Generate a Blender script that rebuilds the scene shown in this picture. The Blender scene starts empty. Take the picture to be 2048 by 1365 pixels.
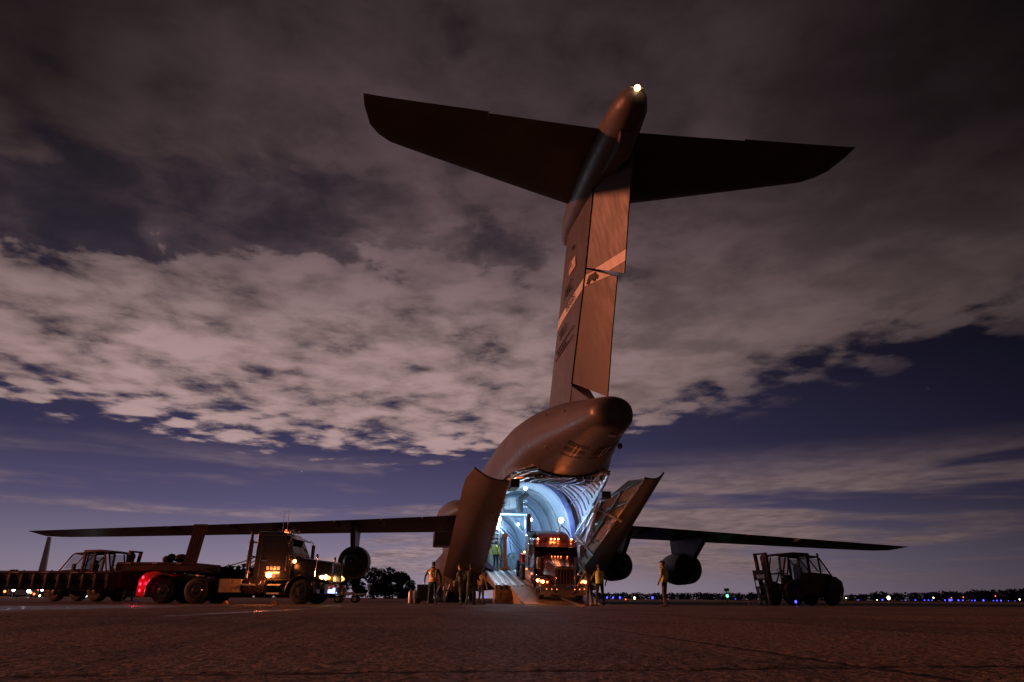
import bpy, bmesh, math, random
from mathutils import Matrix, Vector, noise as mnoise
random.seed(7)
R = math.radians
PI = math.pi
S = bpy.context.scene
COL = S.collection

# ------------------------------------------------------------------ camera
F, TH, ROLL, H = 1332.35, .3688, .0054, .28
cam_d = bpy.data.cameras.new('camera')
cam = bpy.data.objects.new('camera', cam_d); COL.objects.link(cam)
cam_d.sensor_width = 36; cam_d.lens = 36 * F / 2048
cam_d.clip_start = .05; cam_d.clip_end = 9000
cam.matrix_world = Matrix.Translation((0, 0, H)) @ Matrix.Rotation(PI / 2 + TH, 4, 'X') @ Matrix.Rotation(ROLL, 4, 'Z')
S.camera = cam

# ------------------------------------------------------------------ world (night sky, city-lit cloud deck)
S.view_settings.view_transform = 'Standard'
S.view_settings.look = 'None'
S.view_settings.exposure = 0
S.view_settings.gamma = 1
W = bpy.data.worlds.new('World'); S.world = W; W.use_nodes = True
nt = W.node_tree; nt.nodes.clear()


class NB:
    """tiny helper that writes node maths as calls"""
    def __init__(s, nt): s.nt = nt
    def n(s, typ, **kw):
        n = s.nt.nodes.new(typ)
        for k, v in kw.items(): setattr(n, k, v)
        return n
    def put(s, sock, v):
        if hasattr(v, 'is_output'): s.nt.links.new(v, sock)
        else: sock.default_value = v
    def m(s, op, a, b=0., c=0.):
        n = s.n('ShaderNodeMath', operation=op)
        s.put(n.inputs[0], a); s.put(n.inputs[1], b); s.put(n.inputs[2], c)
        return n.outputs[0]
    def add(s, a, b): return s.m('ADD', a, b)
    def sub(s, a, b): return s.m('SUBTRACT', a, b)
    def mul(s, a, b): return s.m('MULTIPLY', a, b)
    def div(s, a, b): return s.m('DIVIDE', a, b)
    def ss(s, v, a, b, lo=0., hi=1.):
        n = s.n('ShaderNodeMapRange', interpolation_type='SMOOTHSTEP')
        s.put(n.inputs[0], v); n.inputs[1].default_value = a; n.inputs[2].default_value = b
        n.inputs[3].default_value = lo; n.inputs[4].default_value = hi
        return n.outputs[0]
    def vec(s, x, y, z):
        n = s.n('ShaderNodeCombineXYZ')
        for i, v in enumerate((x, y, z)): s.put(n.inputs[i], v)
        return n.outputs[0]
    def noise(s, v, scale, detail=4., rough=.55, dist=0.):
        n = s.n('ShaderNodeTexNoise')
        s.put(n.inputs['Vector'], v); n.inputs['Scale'].default_value = scale
        n.inputs['Detail'].default_value = detail; n.inputs['Roughness'].default_value = rough
        n.inputs['Distortion'].default_value = dist
        return n.outputs[0]
    def ramp(s, v, stops):
        n = s.n('ShaderNodeValToRGB'); s.put(n.inputs[0], v)
        el = n.color_ramp.elements
        while len(el) < len(stops): el.new(.5)
        for e, (p, c) in zip(el, stops):
            e.position = p; e.color = (*c, 1) if len(c) == 3 else c
        return n.outputs[0]
    def mix(s, f, a, b, mode='MIX'):
        n = s.n('ShaderNodeMix', data_type='RGBA', blend_type=mode)
        s.put(n.inputs[0], f)
        for i, v in ((6, a), (7, b)):
            if isinstance(v, tuple) and len(v) == 3: v = (*v, 1)
            s.put(n.inputs[i], v)
        return n.outputs[2]


b = NB(nt)
tc = b.n('ShaderNodeTexCoord').outputs['Generated']
sp = b.n('ShaderNodeSeparateXYZ'); nt.links.new(tc, sp.inputs[0])
dx, dy, dz = sp.outputs
zc = b.m('MAXIMUM', dz, 0.0)
zd = b.add(zc, .04)
px, py = b.div(dx, zd), b.div(dy, zd)
P = b.vec(px, py, 0.)
n_puff = b.noise(P, 3.5, 6., .58, .25)
n_mid = b.noise(P, 1.05, 3., .5, .3)
n_low = b.noise(b.vec(b.add(px, 7.3), py, 0.), .55, 2., .5)
n_fine = b.noise(b.vec(px, b.mul(py, 1.0), 3.1), 6.5, 4., .6, .2)
edge = b.sub(4.75, b.m('MAXIMUM', b.mul(.23, b.mul(px, px)), b.mul(1.3, b.sub(px, .1))))
t = b.sub(edge, py)
t = b.add(t, b.mul(b.sub(n_low, .5), 1.2))
rg0 = b.ss(px, .45, 1.2)
inside = b.add(b.mul(b.ss(t, -.12, .45), b.sub(1., rg0)), b.mul(b.mul(b.ss(t, -.25, 1.5), .92), rg0))
wv = b.n('ShaderNodeTexNoise'); nt.links.new(P, wv.inputs['Vector']); wv.inputs['Scale'].default_value = 3.4; wv.inputs['Detail'].default_value = 4.
wm = b.n('ShaderNodeVectorMath', operation='MULTIPLY_ADD'); nt.links.new(wv.outputs['Color'], wm.inputs[0]); wm.inputs[1].default_value = (.34, .34, 0); nt.links.new(P, wm.inputs[2])
vc = b.n('ShaderNodeTexVoronoi', feature='SMOOTH_F1'); nt.links.new(wm.outputs[0], vc.inputs['Vector']); vc.inputs['Scale'].default_value = 4.3; vc.inputs['Smoothness'].default_value = .55
cell = b.ss(vc.outputs['Distance'], .62, .12)
rgt = b.ss(px, .05, .8)
dens = b.add(b.add(b.ss(t, -.15, 1.5, 0., .80), b.mul(b.m('MINIMUM', t, 3.), .08)), -.24)
dens = b.add(dens, b.mul(b.mul(b.sub(n_puff, .5), b.ss(t, .3, 2.4, 3.0, 2.5)), b.sub(1., b.mul(rgt, .45))))
dens = b.add(dens, b.mul(b.sub(cell, .5), b.ss(t, .2, 2.6, .85, .42)))
dens = b.add(dens, b.mul(b.sub(n_fine, .5), b.ss(t, .2, 1.8, 1.9, 1.2)))
dens = b.add(dens, b.mul(b.sub(n_mid, .5), 1.1))
dens = b.add(dens, b.mul(b.mul(rgt, b.ss(t, .5, 1.6)), .65))
# the long dark opening above the bright bank
gy = b.div(b.sub(b.add(py, b.mul(b.sub(n_puff, .5), .9)), b.add(1.62, b.mul(px, .16))), .22)
gap = b.m('EXPONENT', b.mul(b.mul(gy, gy), -1.))
gap = b.mul(gap, b.ss(px, .55, -.1))
gap = b.mul(gap, b.ss(n_mid, .40, .62, 1.0, .15))
dens = b.sub(dens, b.mul(gap, 1.5))
alpha = b.mul(b.ss(dens, -.30, .50), inside)
# thin high veil covers the upper sky almost everywhere
veil = b.mul(b.ss(dz, .30, .52), b.ss(b.add(b.mul(n_mid, .6), b.mul(n_puff, .4)), .38, .58, .25, .97))
alpha = b.m('MAXIMUM', alpha, veil)
# low streaks near the horizon
stv = b.vec(b.mul(dx, 1.3), dy, b.mul(dz, 13.))
n_st = b.noise(stv, 1.9, 4., .5, .4)
st = b.mul(b.ss(b.add(n_st, b.ss(dx, -.05, .22, 0., .13)), .50, .64), b.mul(b.ss(dz, .012, .05), b.ss(dz, .21, .13)))
st = b.mul(st, b.ss(dx, -.75, .15, .45, 1.))
alpha = b.m('MAXIMUM', alpha, b.mul(st, .85))
bright = b.ramp(zc, [(0., (.92,) * 3), (.13, (.95,) * 3), (.22, (1.0,) * 3), (.33, (.84,) * 3), (.43, (.55,) * 3), (.52, (.34,) * 3), (.62, (.22,) * 3), (.76, (.14,) * 3)])
azf = b.ramp(b.add(b.mul(dx, .5), .5), [(.12, (.60,) * 3), (.26, (1.0,) * 3), (.46, (.95,) * 3), (.60, (.70,) * 3), (.72, (.52,) * 3), (.84, (.25,) * 3)])
shv = b.add(b.add(b.mul(n_puff, .34), b.mul(n_mid, .26)), b.add(b.mul(cell, .08), b.mul(n_fine, .30)))
smo = b.m('MAXIMUM', b.mul(b.ss(dz, .36, .56), .22), b.mul(rgt, .42))
shade = b.add(.50, b.mul(b.ss(shv, .35, .58), .72))
shade = b.add(b.mul(shade, b.sub(1., smo)), b.mul(smo, .84))
ccol = b.mix(b.ss(dz, .3, .55), (.370, .250, .246), (.320, .208, .230))
crn = b.sub(1., b.mul(b.mul(b.ss(b.m('ABSOLUTE', dx), .22, .60), b.ss(dz, .30, .60)), .74))
bsep = b.n('ShaderNodeCombineColor')
for i in range(3): b.put(bsep.inputs[i], crn)
bright = b.mix(1., bright, bsep.outputs[0], 'MULTIPLY')
cl = b.mix(1., ccol, bright, 'MULTIPLY'); cl = b.mix(1., cl, azf, 'MULTIPLY')
shc = b.n('ShaderNodeCombineColor')
for i in range(3): b.put(shc.inputs[i], shade)
cl = b.mix(1., cl, shc.outputs[0], 'MULTIPLY')
skyc = b.ramp(zc, [(0., (.320, .250, .315)), (.05, (.235, .195, .280)), (.12, (.098, .085, .170)), (.20, (.044, .039, .092)), (.32, (.020, .018, .040)), (.5, (.012, .010, .018)), (.8, (.006, .005, .008))])
saz = b.ramp(b.add(b.mul(dx, .5), .5), [(.15, (.75,) * 3), (.35, (1.0,) * 3), (.58, (.80,) * 3), (.72, (.42,) * 3), (.84, (.15,) * 3)])
skyc = b.mix(1., skyc, saz, 'MULTIPLY')
# a faint physically based dusk sky behind the city glow
ns = b.n('ShaderNodeTexSky', sky_type='NISHITA', sun_disc=False)
ns.sun_elevation = R(-6); ns.sun_rotation = R(-114)
nsm = b.mix(1., ns.outputs[0], (.01, .01, .01), 'MULTIPLY')
skyc = b.mix(1., skyc, nsm, 'ADD')
# stars
vo = b.n('ShaderNodeTexVoronoi'); vo.inputs['Scale'].default_value = 34; nt.links.new(tc, vo.inputs['Vector'])
sc_ = b.n('ShaderNodeSeparateColor'); nt.links.new(vo.outputs['Color'], sc_.inputs[0])
star = b.mul(b.ss(vo.outputs['Distance'], .030, .012), b.ss(sc_.outputs[0], .86, .99))
skyc = b.mix(b.mul(star, .5), skyc, (.5, .45, .55), 'ADD')
skyf = b.mix(alpha, skyc, cl)
# the glow of the town lies ahead; the sky behind the photographer is darker
bk = b.n('ShaderNodeCombineColor'); bkf = b.ss(dy, -.45, .30, .22, 1.)
for i in range(3): b.put(bk.inputs[i], bkf)
skyf = b.mix(1., skyf, bk.outputs[0], 'MULTIPLY')
bg = b.n('ShaderNodeBackground'); nt.links.new(skyf, bg.inputs[0]); bg.inputs[1].default_value = 1.0
wo = b.n('ShaderNodeOutputWorld'); nt.links.new(bg.outputs[0], wo.inputs[0])

# ------------------------------------------------------------------ the apron floodlighting, far off to the left
sun_d = bpy.data.lights.new('sun', 'SUN'); sun = bpy.data.objects.new('sun', sun_d); COL.objects.link(sun)
sun_d.energy = 2.35; sun_d.angle = R(3); sun_d.color = (1., .265, .125)
sdir = Vector((-.98, -.05, .21)).normalized()
sun.rotation_euler = sdir.to_track_quat('Z', 'Y').to_euler()
S.cycles.use_denoising = True
S.cycles.max_bounces = 6
S.cycles.sample_clamp_indirect = 4.0
S.cycles.caustics_reflective = False; S.cycles.caustics_refractive = False

# ------------------------------------------------------------------ materials
def mat(name, col, rough=.55, metal=0., var=.18, vscale=3., bump=0., bscale=40., coat=0., spec=.5):
    m = bpy.data.materials.new(name); m.use_nodes = True
    k = NB(m.node_tree); p = m.node_tree.nodes['Principled BSDF']
    tco = k.n('ShaderNodeTexCoord').outputs['Object']
    nz = k.noise(tco, vscale, 5., .6)
    c0 = tuple(x * (1 - var) for x in col); c1 = tuple(min(1, x * (1 + var)) for x in col)
    k.put(p.inputs['Base Color'], k.mix(k.ss(nz, .3, .7), c0, c1))
    k.put(p.inputs['Roughness'], k.ss(k.noise(tco, vscale * 2.3, 4.), .25, .75, max(.04, rough * .8), min(1, rough * 1.2)))
    p.inputs['Metallic'].default_value = metal
    p.inputs['Specular IOR Level'].default_value = spec
    p.inputs['Coat Weight'].default_value = coat
    if bump:
        bn = k.n('ShaderNodeBump'); bn.inputs['Strength'].default_value = bump; bn.inputs['Distance'].default_value = .02
        k.put(bn.inputs['Height'], k.noise(tco, bscale, 4.)); k.put(p.inputs['Normal'], bn.outputs[0])
    return m

def emit(name, col, st):
    m = bpy.data.materials.new(name); m.use_nodes = True
    p = m.node_tree.nodes['Principled BSDF']
    p.inputs['Base Color'].default_value = (*[min(1, c * .8) for c in col], 1)
    p.inputs['Emission Color'].default_value = (*col, 1); p.inputs['Emission Strength'].default_value = st
    return m

def skin_mat(name, col, stripe=False, seams=True):
    """matt grey aircraft paint with panel seams, streaks and an optional white tail band"""
    m = bpy.data.materials.new(name); m.use_nodes = True
    k = NB(m.node_tree); p = m.node_tree.nodes['Principled BSDF']
    tco = k.n('ShaderNodeTexCoord').outputs['Object']
    s = k.n('ShaderNodeSeparateXYZ'); k.nt.links.new(tco, s.inputs[0])
    x, y, z = s.outputs
    big = k.noise(tco, .45, 5., .6)
    stk = k.noise(k.vec(k.mul(x, 2.2), y, k.mul(z, .35)), 2.0, 5., .65)
    c = k.mix(k.ss(big, .3, .7), tuple(v * .86 for v in col), tuple(v * 1.10 for v in col))
    c = k.mix(k.mul(k.ss(stk, .52, .75), .20), c, tuple(v * .62 for v in col))
    if seams:
        fx = k.m('ABSOLUTE', k.sub(k.m('FRACT', k.div(x, 1.9)), .5))
        fz = k.m('ABSOLUTE', k.sub(k.m('FRACT', k.div(z, 1.45)), .5))
        ln = k.m('MAXIMUM', k.ss(fx, .4935, .499), k.ss(fz, .4915, .498))
        c = k.mix(k.mul(ln, .60), c, tuple(v * .4 for v in col))
    if stripe:
        zs = z
        band = k.mul(k.ss(zs, 13.76, 13.78), k.ss(zs, 14.36, 14.34))
        inn = k.mul(k.ss(zs, 13.82, 13.84), k.ss(zs, 14.30, 14.28))
        c = k.mix(band, c, (.03, .03, .03))
        c = k.mix(inn, c, (.70, .66, .60))
    k.put(p.inputs['Base Color'], c)
    k.put(p.inputs['Roughness'], k.ss(stk, .3, .7, .36, .52))
    bn = k.n('ShaderNodeBump'); bn.inputs['Strength'].default_value = .10; bn.inputs['Distance'].default_value = .035
    k.put(bn.inputs['Height'], k.noise(tco, 1.6, 3.)); k.put(p.inputs['Normal'], bn.outputs[0])
    return m

M = dict(
    skin=skin_mat('aircraft paint', (.098, .086, .080)),
    fin=skin_mat('fin paint', (.098, .086, .080), True),
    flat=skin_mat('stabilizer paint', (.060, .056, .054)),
    door=skin_mat('door paint', (.185, .165, .150), False, False),
    ink=mat('dark lettering', (.018, .016, .016), .6),
    flag=mat('flag paint', (.62, .48, .46), .5, var=.3, vscale=8),
    liner=mat('hold liner', (.38, .45, .52), .5, var=.10),
    rib=mat('primer metal', (.42, .46, .44), .45, .3),
    ribdark=mat('dark metal', (.06, .06, .065), .45, .4),
    green=mat('door lining', (.20, .19, .155), .55, var=.25, vscale=1.6, bump=.3, bscale=6),
    floor=mat('ramp deck', (.20, .17, .14), .5, var=.35, vscale=6),
    tan=mat('ramp sides', (.34, .26, .17), .6, var=.25),
    steel=mat('steel', (.36, .35, .34), .32, .8),
    chrome=mat('chrome', (.75, .74, .73), .12, 1., var=.05),
    rimm=mat('dark polished rim', (.11, .095, .09), .25, .9, var=.3, vscale=9),
    rubber=mat('tyre rubber', (.022, .021, .020), .75, bump=.3, bscale=30),
    maroon=mat('maroon truck paint', (.040, .009, .010), .22, 0, var=.1, coat=.6),
    black=mat('black truck paint', (.011, .009, .009), .25, 0, var=.12, coat=.2),
    plastic=mat('black plastic', (.02, .02, .02), .5),
    alum=mat('dull aluminium', (.50, .48, .46), .38, .7),
    red=mat('red glow fender paint', (.55, .018, .03), .3, coat=.4),  # red glow of the tail lamp is put into this colour
    redplate=mat('red panel', (.62, .03, .03), .5),
    orange=mat('orange steel', (.55, .12, .02), .5, bump=.1),
    lowboy=mat('trailer red oxide', (.042, .010, .009), .5, var=.35, vscale=2),
    tape=mat('reflective tape', (.62, .55, .52), .35),
    cloth=mat('dark tarpaulin', (.012, .012, .012), .8, bump=.6, bscale=8),
    fork=mat('forklift paint', (.075, .042, .028), .5, var=.35, vscale=2),
    forkgold=mat('yellow forklift mast', (.42, .20, .04), .5, var=.3),
    crate=mat('grey cargo wrap', (.30, .36, .36), .6, var=.35, vscale=4, bump=.5, bscale=7),
    white=mat('white paint', (.74, .74, .72), .45),
    skinp=mat('skin', (.36, .20, .14), .55),
    hair=mat('hair', (.02, .015, .012), .7),
    trou=mat('camouflage trousers', (.11, .095, .07), .8, var=.55, vscale=9),
    dark=mat('dark trousers', (.022, .022, .026), .8),
    jack=mat('dark jacket', (.045, .042, .042), .8),
    tanj=mat('tan jacket', (.22, .17, .11), .8),
    boot=mat('boots', (.05, .04, .032), .7),
    vesto=mat('orange vest', (.90, .30, .08), .6, var=.2),
    vesty=mat('yellow vest', (.78, .84, .06), .6, var=.2),
    vestg=mat('yellow green vest', (.60, .70, .08), .6, var=.2),
    refl=mat('reflective band', (.75, .72, .68), .4),
    leaf=mat('night foliage', (.007, .009, .007), .9, var=.5, vscale=.6, spec=.05),
    leaf2=mat('far foliage', (.003, .004, .004), 1., var=.3, vscale=.6, spec=0.),
    bark=mat('bark', (.07, .05, .035), .9),
    jet=mat('distant jet paint', (.70, .66, .60), .4),
    wood=mat('timber', (.28, .19, .11), .75, var=.3, vscale=5),
    e_white=emit('cool lamp', (.72, .88, 1.), 22.), e_warm=emit('warm lamp', (1., .50, .20), 7.),
    e_amber=emit('amber lamp', (1., .24, .06), 24.), e_amber2=emit('small amber lamp', (1., .20, .05), 5.),
    e_head=emit('yellow headlamp', (1., .62, .20), 16.), e_red=emit('red lamp', (1., .02, .05), 7.),
    e_blue=emit('blue airfield lamp', (.035, .045, 1.), 6.), e_yel=emit('yellow airfield lamp', (1., .85, .35), 9.),
    e_grn=emit('green airfield lamp', (.10, 1., .35), 6.), e_redf=emit('red airfield lamp', (1., .12, .06), 6.),
    e_wf=emit('white flood lamp', (.85, .92, 1.), 16.), e_bluerefl=emit('blue bumper reflection', (.24, .34, 1.), 4.),
)
def glass(name, col, rough, alpha):
    m = bpy.data.materials.new(name); m.use_nodes = True
    p = m.node_tree.nodes['Principled BSDF']
    p.inputs['Base Color'].default_value = (*col, 1); p.inputs['Roughness'].default_value = rough
    p.inputs['Alpha'].default_value = alpha
    k = NB(m.node_tree); tco = k.n('ShaderNodeTexCoord').outputs['Object']
    k.put(p.inputs['Roughness'], k.ss(k.noise(tco, 4.), .3, .7, rough, rough + .08))
    return m
M['glass'] = glass('dark truck glass', (.012, .010, .012), .06, 1.0)
M['pane'] = glass('clear cab pane', (.20, .25, .28), .08, .30)

# ------------------------------------------------------------------ mesh helpers
def V(*a): return Vector(a)

class MB:
    def __init__(s): s.v = []; s.f = []; s.mi = []
    def add(s, vs, fs, m=0):
        o = len(s.v); s.v += [tuple(v) for v in vs]
        for f in fs: s.f.append([i + o for i in f]); s.mi.append(m)
        return s
    def box(s, lo, hi, m=0, mx=None):
        x0, y0, z0 = lo; x1, y1, z1 = hi
        vs = [V(x, y, z) for x in (x0, x1) for y in (y0, y1) for z in (z0, z1)]
        if mx: vs = [mx @ v for v in vs]
        return s.add(vs, [(0, 1, 3, 2), (4, 6, 7, 5), (0, 4, 5, 1), (2, 3, 7, 6), (0, 2, 6, 4), (1, 5, 7, 3)], m)
    def beam(s, p0, p1, w, h=None, m=0, up=(0, 0, 1)):
        p0, p1 = V(*p0), V(*p1); d = (p1 - p0); L = d.length; d.normalize()
        up = V(*up)
        if abs(d.dot(up)) > .97: up = V(1, 0, 0) if abs(d.x) < .9 else V(0, 1, 0)
        sd = d.cross(up).normalized(); u2 = sd.cross(d)
        h = w if h is None else h
        vs = [p + sd * (a * w / 2) + u2 * (c * h / 2) for p in (p0, p1) for a in (-1, 1) for c in (-1, 1)]
        return s.add(vs, [(0, 1, 3, 2), (4, 6, 7, 5), (0, 4, 5, 1), (2, 3, 7, 6), (0, 2, 6, 4), (1, 5, 7, 3)], m)
    def lathe(s, o, d, prof, n=20, m=0):
        o, d = V(*o), V(*d).normalized()
        a = d.orthogonal().normalized(); c = d.cross(a)
        rings = [[o + d * t + (a * math.cos(2 * PI * i / n) + c * math.sin(2 * PI * i / n)) * max(r, 1e-4) for i in range(n)] for t, r in prof]
        return s.loft(rings, m=m)
    def cyl(s, p0, p1, r0, r1=None, n=14, m=0):
        p0, p1 = V(*p0), V(*p1)
        r1 = r0 if r1 is None else r1
        return s.lathe(p0, p1 - p0, [(0, r0), ((p1 - p0).length, r1)], n, m)
    def loft(s, rings, closed=True, caps=True, m=0):
        n = len(rings[0]); vs = [p for r in rings for p in r]; fs = []
        for i in range(len(rings) - 1):
            for j in range(n if closed else n - 1):
                k = (j + 1) % n
                fs.append((i * n + j, i * n + k, (i + 1) * n + k, (i + 1) * n + j))
        if caps and closed:
            fs.append(tuple(range(n))[::-1]); fs.append(tuple((len(rings) - 1) * n + i for i in range(n)))
        return s.add(vs, fs, m)
    def tube(s, pts, r, n=8, m=0):
        pts = [V(*p) for p in pts]; rings = []
        for i, p in enumerate(pts):
            d = (pts[min(i + 1, len(pts) - 1)] - pts[max(i - 1, 0)]).normalized()
            ref = V(0, 0, 1) if abs(d.z) < .9 else V(1, 0, 0)
            a = d.cross(ref).normalized(); c = d.cross(a)
            rr = r[i] if isinstance(r, (list, tuple)) else r
            rings.append([p + (a * math.cos(2 * PI * j / n) + c * math.sin(2 * PI * j / n)) * rr for j in range(n)])
        return s.loft(rings, m=m)
    def ball(s, c, r, n=12, m=0, sc=(1, 1, 1)):
        rings = []
        for i in range(n // 2 + 1):
            a = -PI / 2 + PI * i / (n // 2)
            rings.append([V(c[0] + sc[0] * r * math.cos(a) * math.cos(2 * PI * j / n) + 0, c[1] + sc[1] * r * math.cos(a) * math.sin(2 * PI * j / n), c[2] + sc[2] * r * math.sin(a)) for j in range(n)])
        return s.loft(rings, caps=False, m=m)
    def prism(s, poly, y0, y1, m=0):
        """polygon in x,z pulled from y0 to y1"""
        return s.loft([[V(x, y0, z) for x, z in poly], [V(x, y1, z) for x, z in poly]], m=m)
    def panel(s, quad, th, m=0):
        q = [V(*p) for p in quad]; n = (q[1] - q[0]).cross(q[2] - q[0]).normalized() * th
        return s.loft([[p for p in q], [p + n for p in q]], m=m)
    def build(s, name, mats, parent=None, bev=0., ang=35, loc=None, normals=True):
        me = bpy.data.meshes.new(name)
        me.from_pydata(s.v, [], s.f)
        if not isinstance(mats, (list, tuple)): mats = [mats]
        for k in mats: me.materials.append(M[k] if isinstance(k, str) else k)
        me.polygons.foreach_set('material_index', s.mi)
        if normals:
            bm = bmesh.new(); bm.from_mesh(me)
            bmesh.ops.remove_doubles(bm, verts=bm.verts, dist=1e-5)
            bmesh.ops.recalc_face_normals(bm, faces=bm.faces); bm.to_mesh(me); bm.free()
        me.polygons.foreach_set('use_smooth', [True] * len(me.polygons))
        me.set_sharp_from_angle(angle=R(ang)); me.update()
        o = bpy.data.objects.new(name, me); COL.objects.link(o)
        if parent: o.parent = parent
        if loc: o.location = loc
        if bev:
            bm_ = o.modifiers.new('bevel', 'BEVEL'); bm_.width = bev; bm_.segments = 2
            bm_.limit_method = 'ANGLE'; bm_.angle_limit = R(40)
        return o

def tag(o, label=None, cat=None, group=None, kind=None):
    if label: o['label'] = label
    if cat: o['category'] = cat
    if group: o['group'] = group
    if kind: o['kind'] = kind
    return o

def thing(name, label, cat, loc=(0, 0, 0), rot=(0, 0, 0), group=None):
    o = bpy.data.objects.new(name, None); COL.objects.link(o)
    o.empty_display_size = .3
    o.location = loc; o.rotation_euler = rot
    return tag(o, label, cat, group)

def copy_tree(o, parent=None):
    c = o.copy(); COL.objects.link(c)
    if parent: c.parent = parent
    for ch in list(o.children): copy_tree(ch, c)
    return c

def lamp(name, parent, loc, energy, col, r=.08):
    d = bpy.data.lights.new(name, 'POINT'); d.energy = energy; d.color = col; d.shadow_soft_size = r
    o = bpy.data.objects.new(name, d); COL.objects.link(o); o.parent = parent; o.location = loc
    return o

def lin(tab, u):
    for (a, *va), (c, *vc) in zip(tab, tab[1:]):
        if u <= c:
            k = 0 if c == a else max(0, (u - a) / (c - a))
            return [p + (q - p) * k for p, q in zip(va, vc)]
    return list(tab[-1][1:])

# ------------------------------------------------------------------ ground
X0, Y0, PSI = 4.842, 20.617, -.1509
def aw(u, y, z=0.):
    """aircraft station (u forward, y to port) to world"""
    return V(X0 + u * math.sin(PSI) - y * math.cos(PSI), Y0 + u * math.cos(PSI) + y * math.sin(PSI), z)
ROTA = PI / 2 - PSI

def apron_mat():
    m = bpy.data.materials.new('worn concrete'); m.use_nodes = True
    k = NB(m.node_tree); p = m.node_tree.nodes['Principled BSDF']
    g = k.n('ShaderNodeTexCoord').outputs['Object']
    s = k.n('ShaderNodeSeparateXYZ'); k.nt.links.new(g, s.inputs[0])
    x, y = s.outputs[0], s.outputs[1]
    x1, y1 = k.sub(x, 1.62), k.sub(y, 3.32)
    ca, sa = math.cos(.158), math.sin(.158)
    qx = k.add(k.mul(x1, ca), k.mul(y1, sa)); qy = k.sub(k.mul(y1, ca), k.mul(x1, sa))
    wob = k.mul(k.sub(k.noise(g, 1.3, 4.), .5), .03)
    def joint(q, sp, w):
        d = k.m('ABSOLUTE', k.sub(k.m('MODULO', k.add(k.add(k.add(q, wob), 4000 * sp), sp / 2), sp), sp / 2))
        return k.ss(d, w, w * .35)
    jn = k.m('MAXIMUM', joint(qx, 7.6, .05), joint(qy, 7.6, .05))
    agg = k.noise(g, 21., 4., .70)
    agg2 = k.noise(g, 8., 4., .6)
    stain = k.noise(g, .30, 5., .6, .4)
    patch = k.noise(g, 1.1, 4., .6)
    c = k.mix(k.ss(agg, .36, .66), (.066, .052, .043), (.31, .255, .21))
    c = k.mix(k.mul(k.ss(stain, .40, .68), .60), c, (.050, .044, .040))
    c = k.mix(k.mul(k.ss(patch, .55, .75), .35), c, (.17, .15, .135))
    tm = k.noise(k.vec(k.mul(qx, 1.6), k.mul(qy, .07), 2.), 1.0, 3., .6)
    c = k.mix(k.mul(k.ss(tm, .56, .66), .45), c, (.028, .024, .022))
    oil = k.noise(g, .9, 3., .5, .8)
    c = k.mix(k.mul(k.ss(oil, .66, .74), .7), c, (.018, .015, .014))
    c = k.mix(k.mul(jn, .9), c, (.012, .010, .010))
    k.put(p.inputs['Base Color'], c)
    wet = k.ss(k.noise(k.vec(k.mul(x, .55), k.mul(y, 1.0), 0.), .33, 4., .6, .5), .62, .80)
    def blob(cx, cy, rx, ry):
        ex, ey = k.div(k.sub(x, cx), rx), k.div(k.sub(y, cy), ry)
        return k.m('EXPONENT', k.mul(k.add(k.mul(ex, ex), k.mul(ey, ey)), -1.))
    bl = k.add(k.mul(blob(-12.5, 18., 4., 11.), 1.0), k.mul(blob(-5.3, 15., .40, 6.5), .80))
    wet = k.m('MAXIMUM', wet, k.ss(k.add(k.mul(bl, .9), k.mul(k.sub(patch, .5), .9)), .35, .75))
    rg = k.mix(wet, (.70, .70, .70), (.24, .24, .24))
    k.put(p.inputs['Roughness'], rg)
    hgt = k.add(k.mul(agg, .55), k.mul(agg2, .8)); hgt = k.sub(hgt, k.mul(jn, 1.2))
    hgt = k.mul(hgt, k.ss(wet, 0., 1., 1., .45))
    bn = k.n('ShaderNodeBump'); k.put(p.inputs['Specular IOR Level'], k.ss(wet, 0., 1., .13, .26))
    bn.inputs['Strength'].default_value = 1.; bn.inputs['Distance'].default_value = .05
    k.put(bn.inputs['Height'], hgt); k.put(p.inputs['Normal'], bn.outputs[0])
    return m
M['apron'] = apron_mat()
g = MB()
gx0, gx1, gy0, gy1, gs = -9.0, 9.0, 1.2, 15.0, .034
for q in (((-4000, -60), (4000, gy0)), ((-4000, gy0), (gx0, gy1)), ((gx1, gy0), (4000, gy1)), ((-4000, gy1), (4000, 7000))):
    (xa, ya), (xb, yb) = q; g.add([(xa, ya, 0), (xb, ya, 0), (xb, yb, 0), (xa, yb, 0)], [(0, 1, 2, 3)])
nx, ny = int((gx1 - gx0) / gs), int((gy1 - gy0) / gs); o_ = len(g.v)
for j in range(ny + 1):
    for i in range(nx + 1):
        x, y = gx0 + (gx1 - gx0) * i / nx, gy0 + (gy1 - gy0) * j / ny
        fd = min(1, min(x - gx0, gx1 - x, y - gy0, gy1 - y) / .8)
        z = mnoise.noise((x * 11.5, y * 11.5, 1.7)) * .0045 + mnoise.noise((x * 24, y * 24, 7.)) * .0050 + mnoise.noise((x * 3.1, y * 3.1, 4.)) * .004
        wk = math.exp(-(((x - .75) / 1.0) ** 2 + ((y - 7.6) / 3.2) ** 2)); z *= (1 - .55 * wk)
        ax, ay = x - 1.62, y - 3.32; qx = ax * .9875 + ay * .1574; qy = ay * .9875 - ax * .1574
        wb_ = mnoise.noise((x * 2, y * 2, 0)) * .02
        d_ = min(abs((qx + wb_ + 3.8) % 7.6 - 3.8), abs((qy + wb_ + 3.8) % 7.6 - 3.8))
        if d_ < .03: z -= .005
        g.v.append((x, y, z * fd))
for j in range(ny):
    for i in range(nx):
        q = o_ + j * (nx + 1) + i; g.f.append((q, q + 1, q + nx + 2, q + nx + 1)); g.mi.append(0)
tag(g.build('apron', 'apron', normals=False, ang=180), kind='structure')
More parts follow.
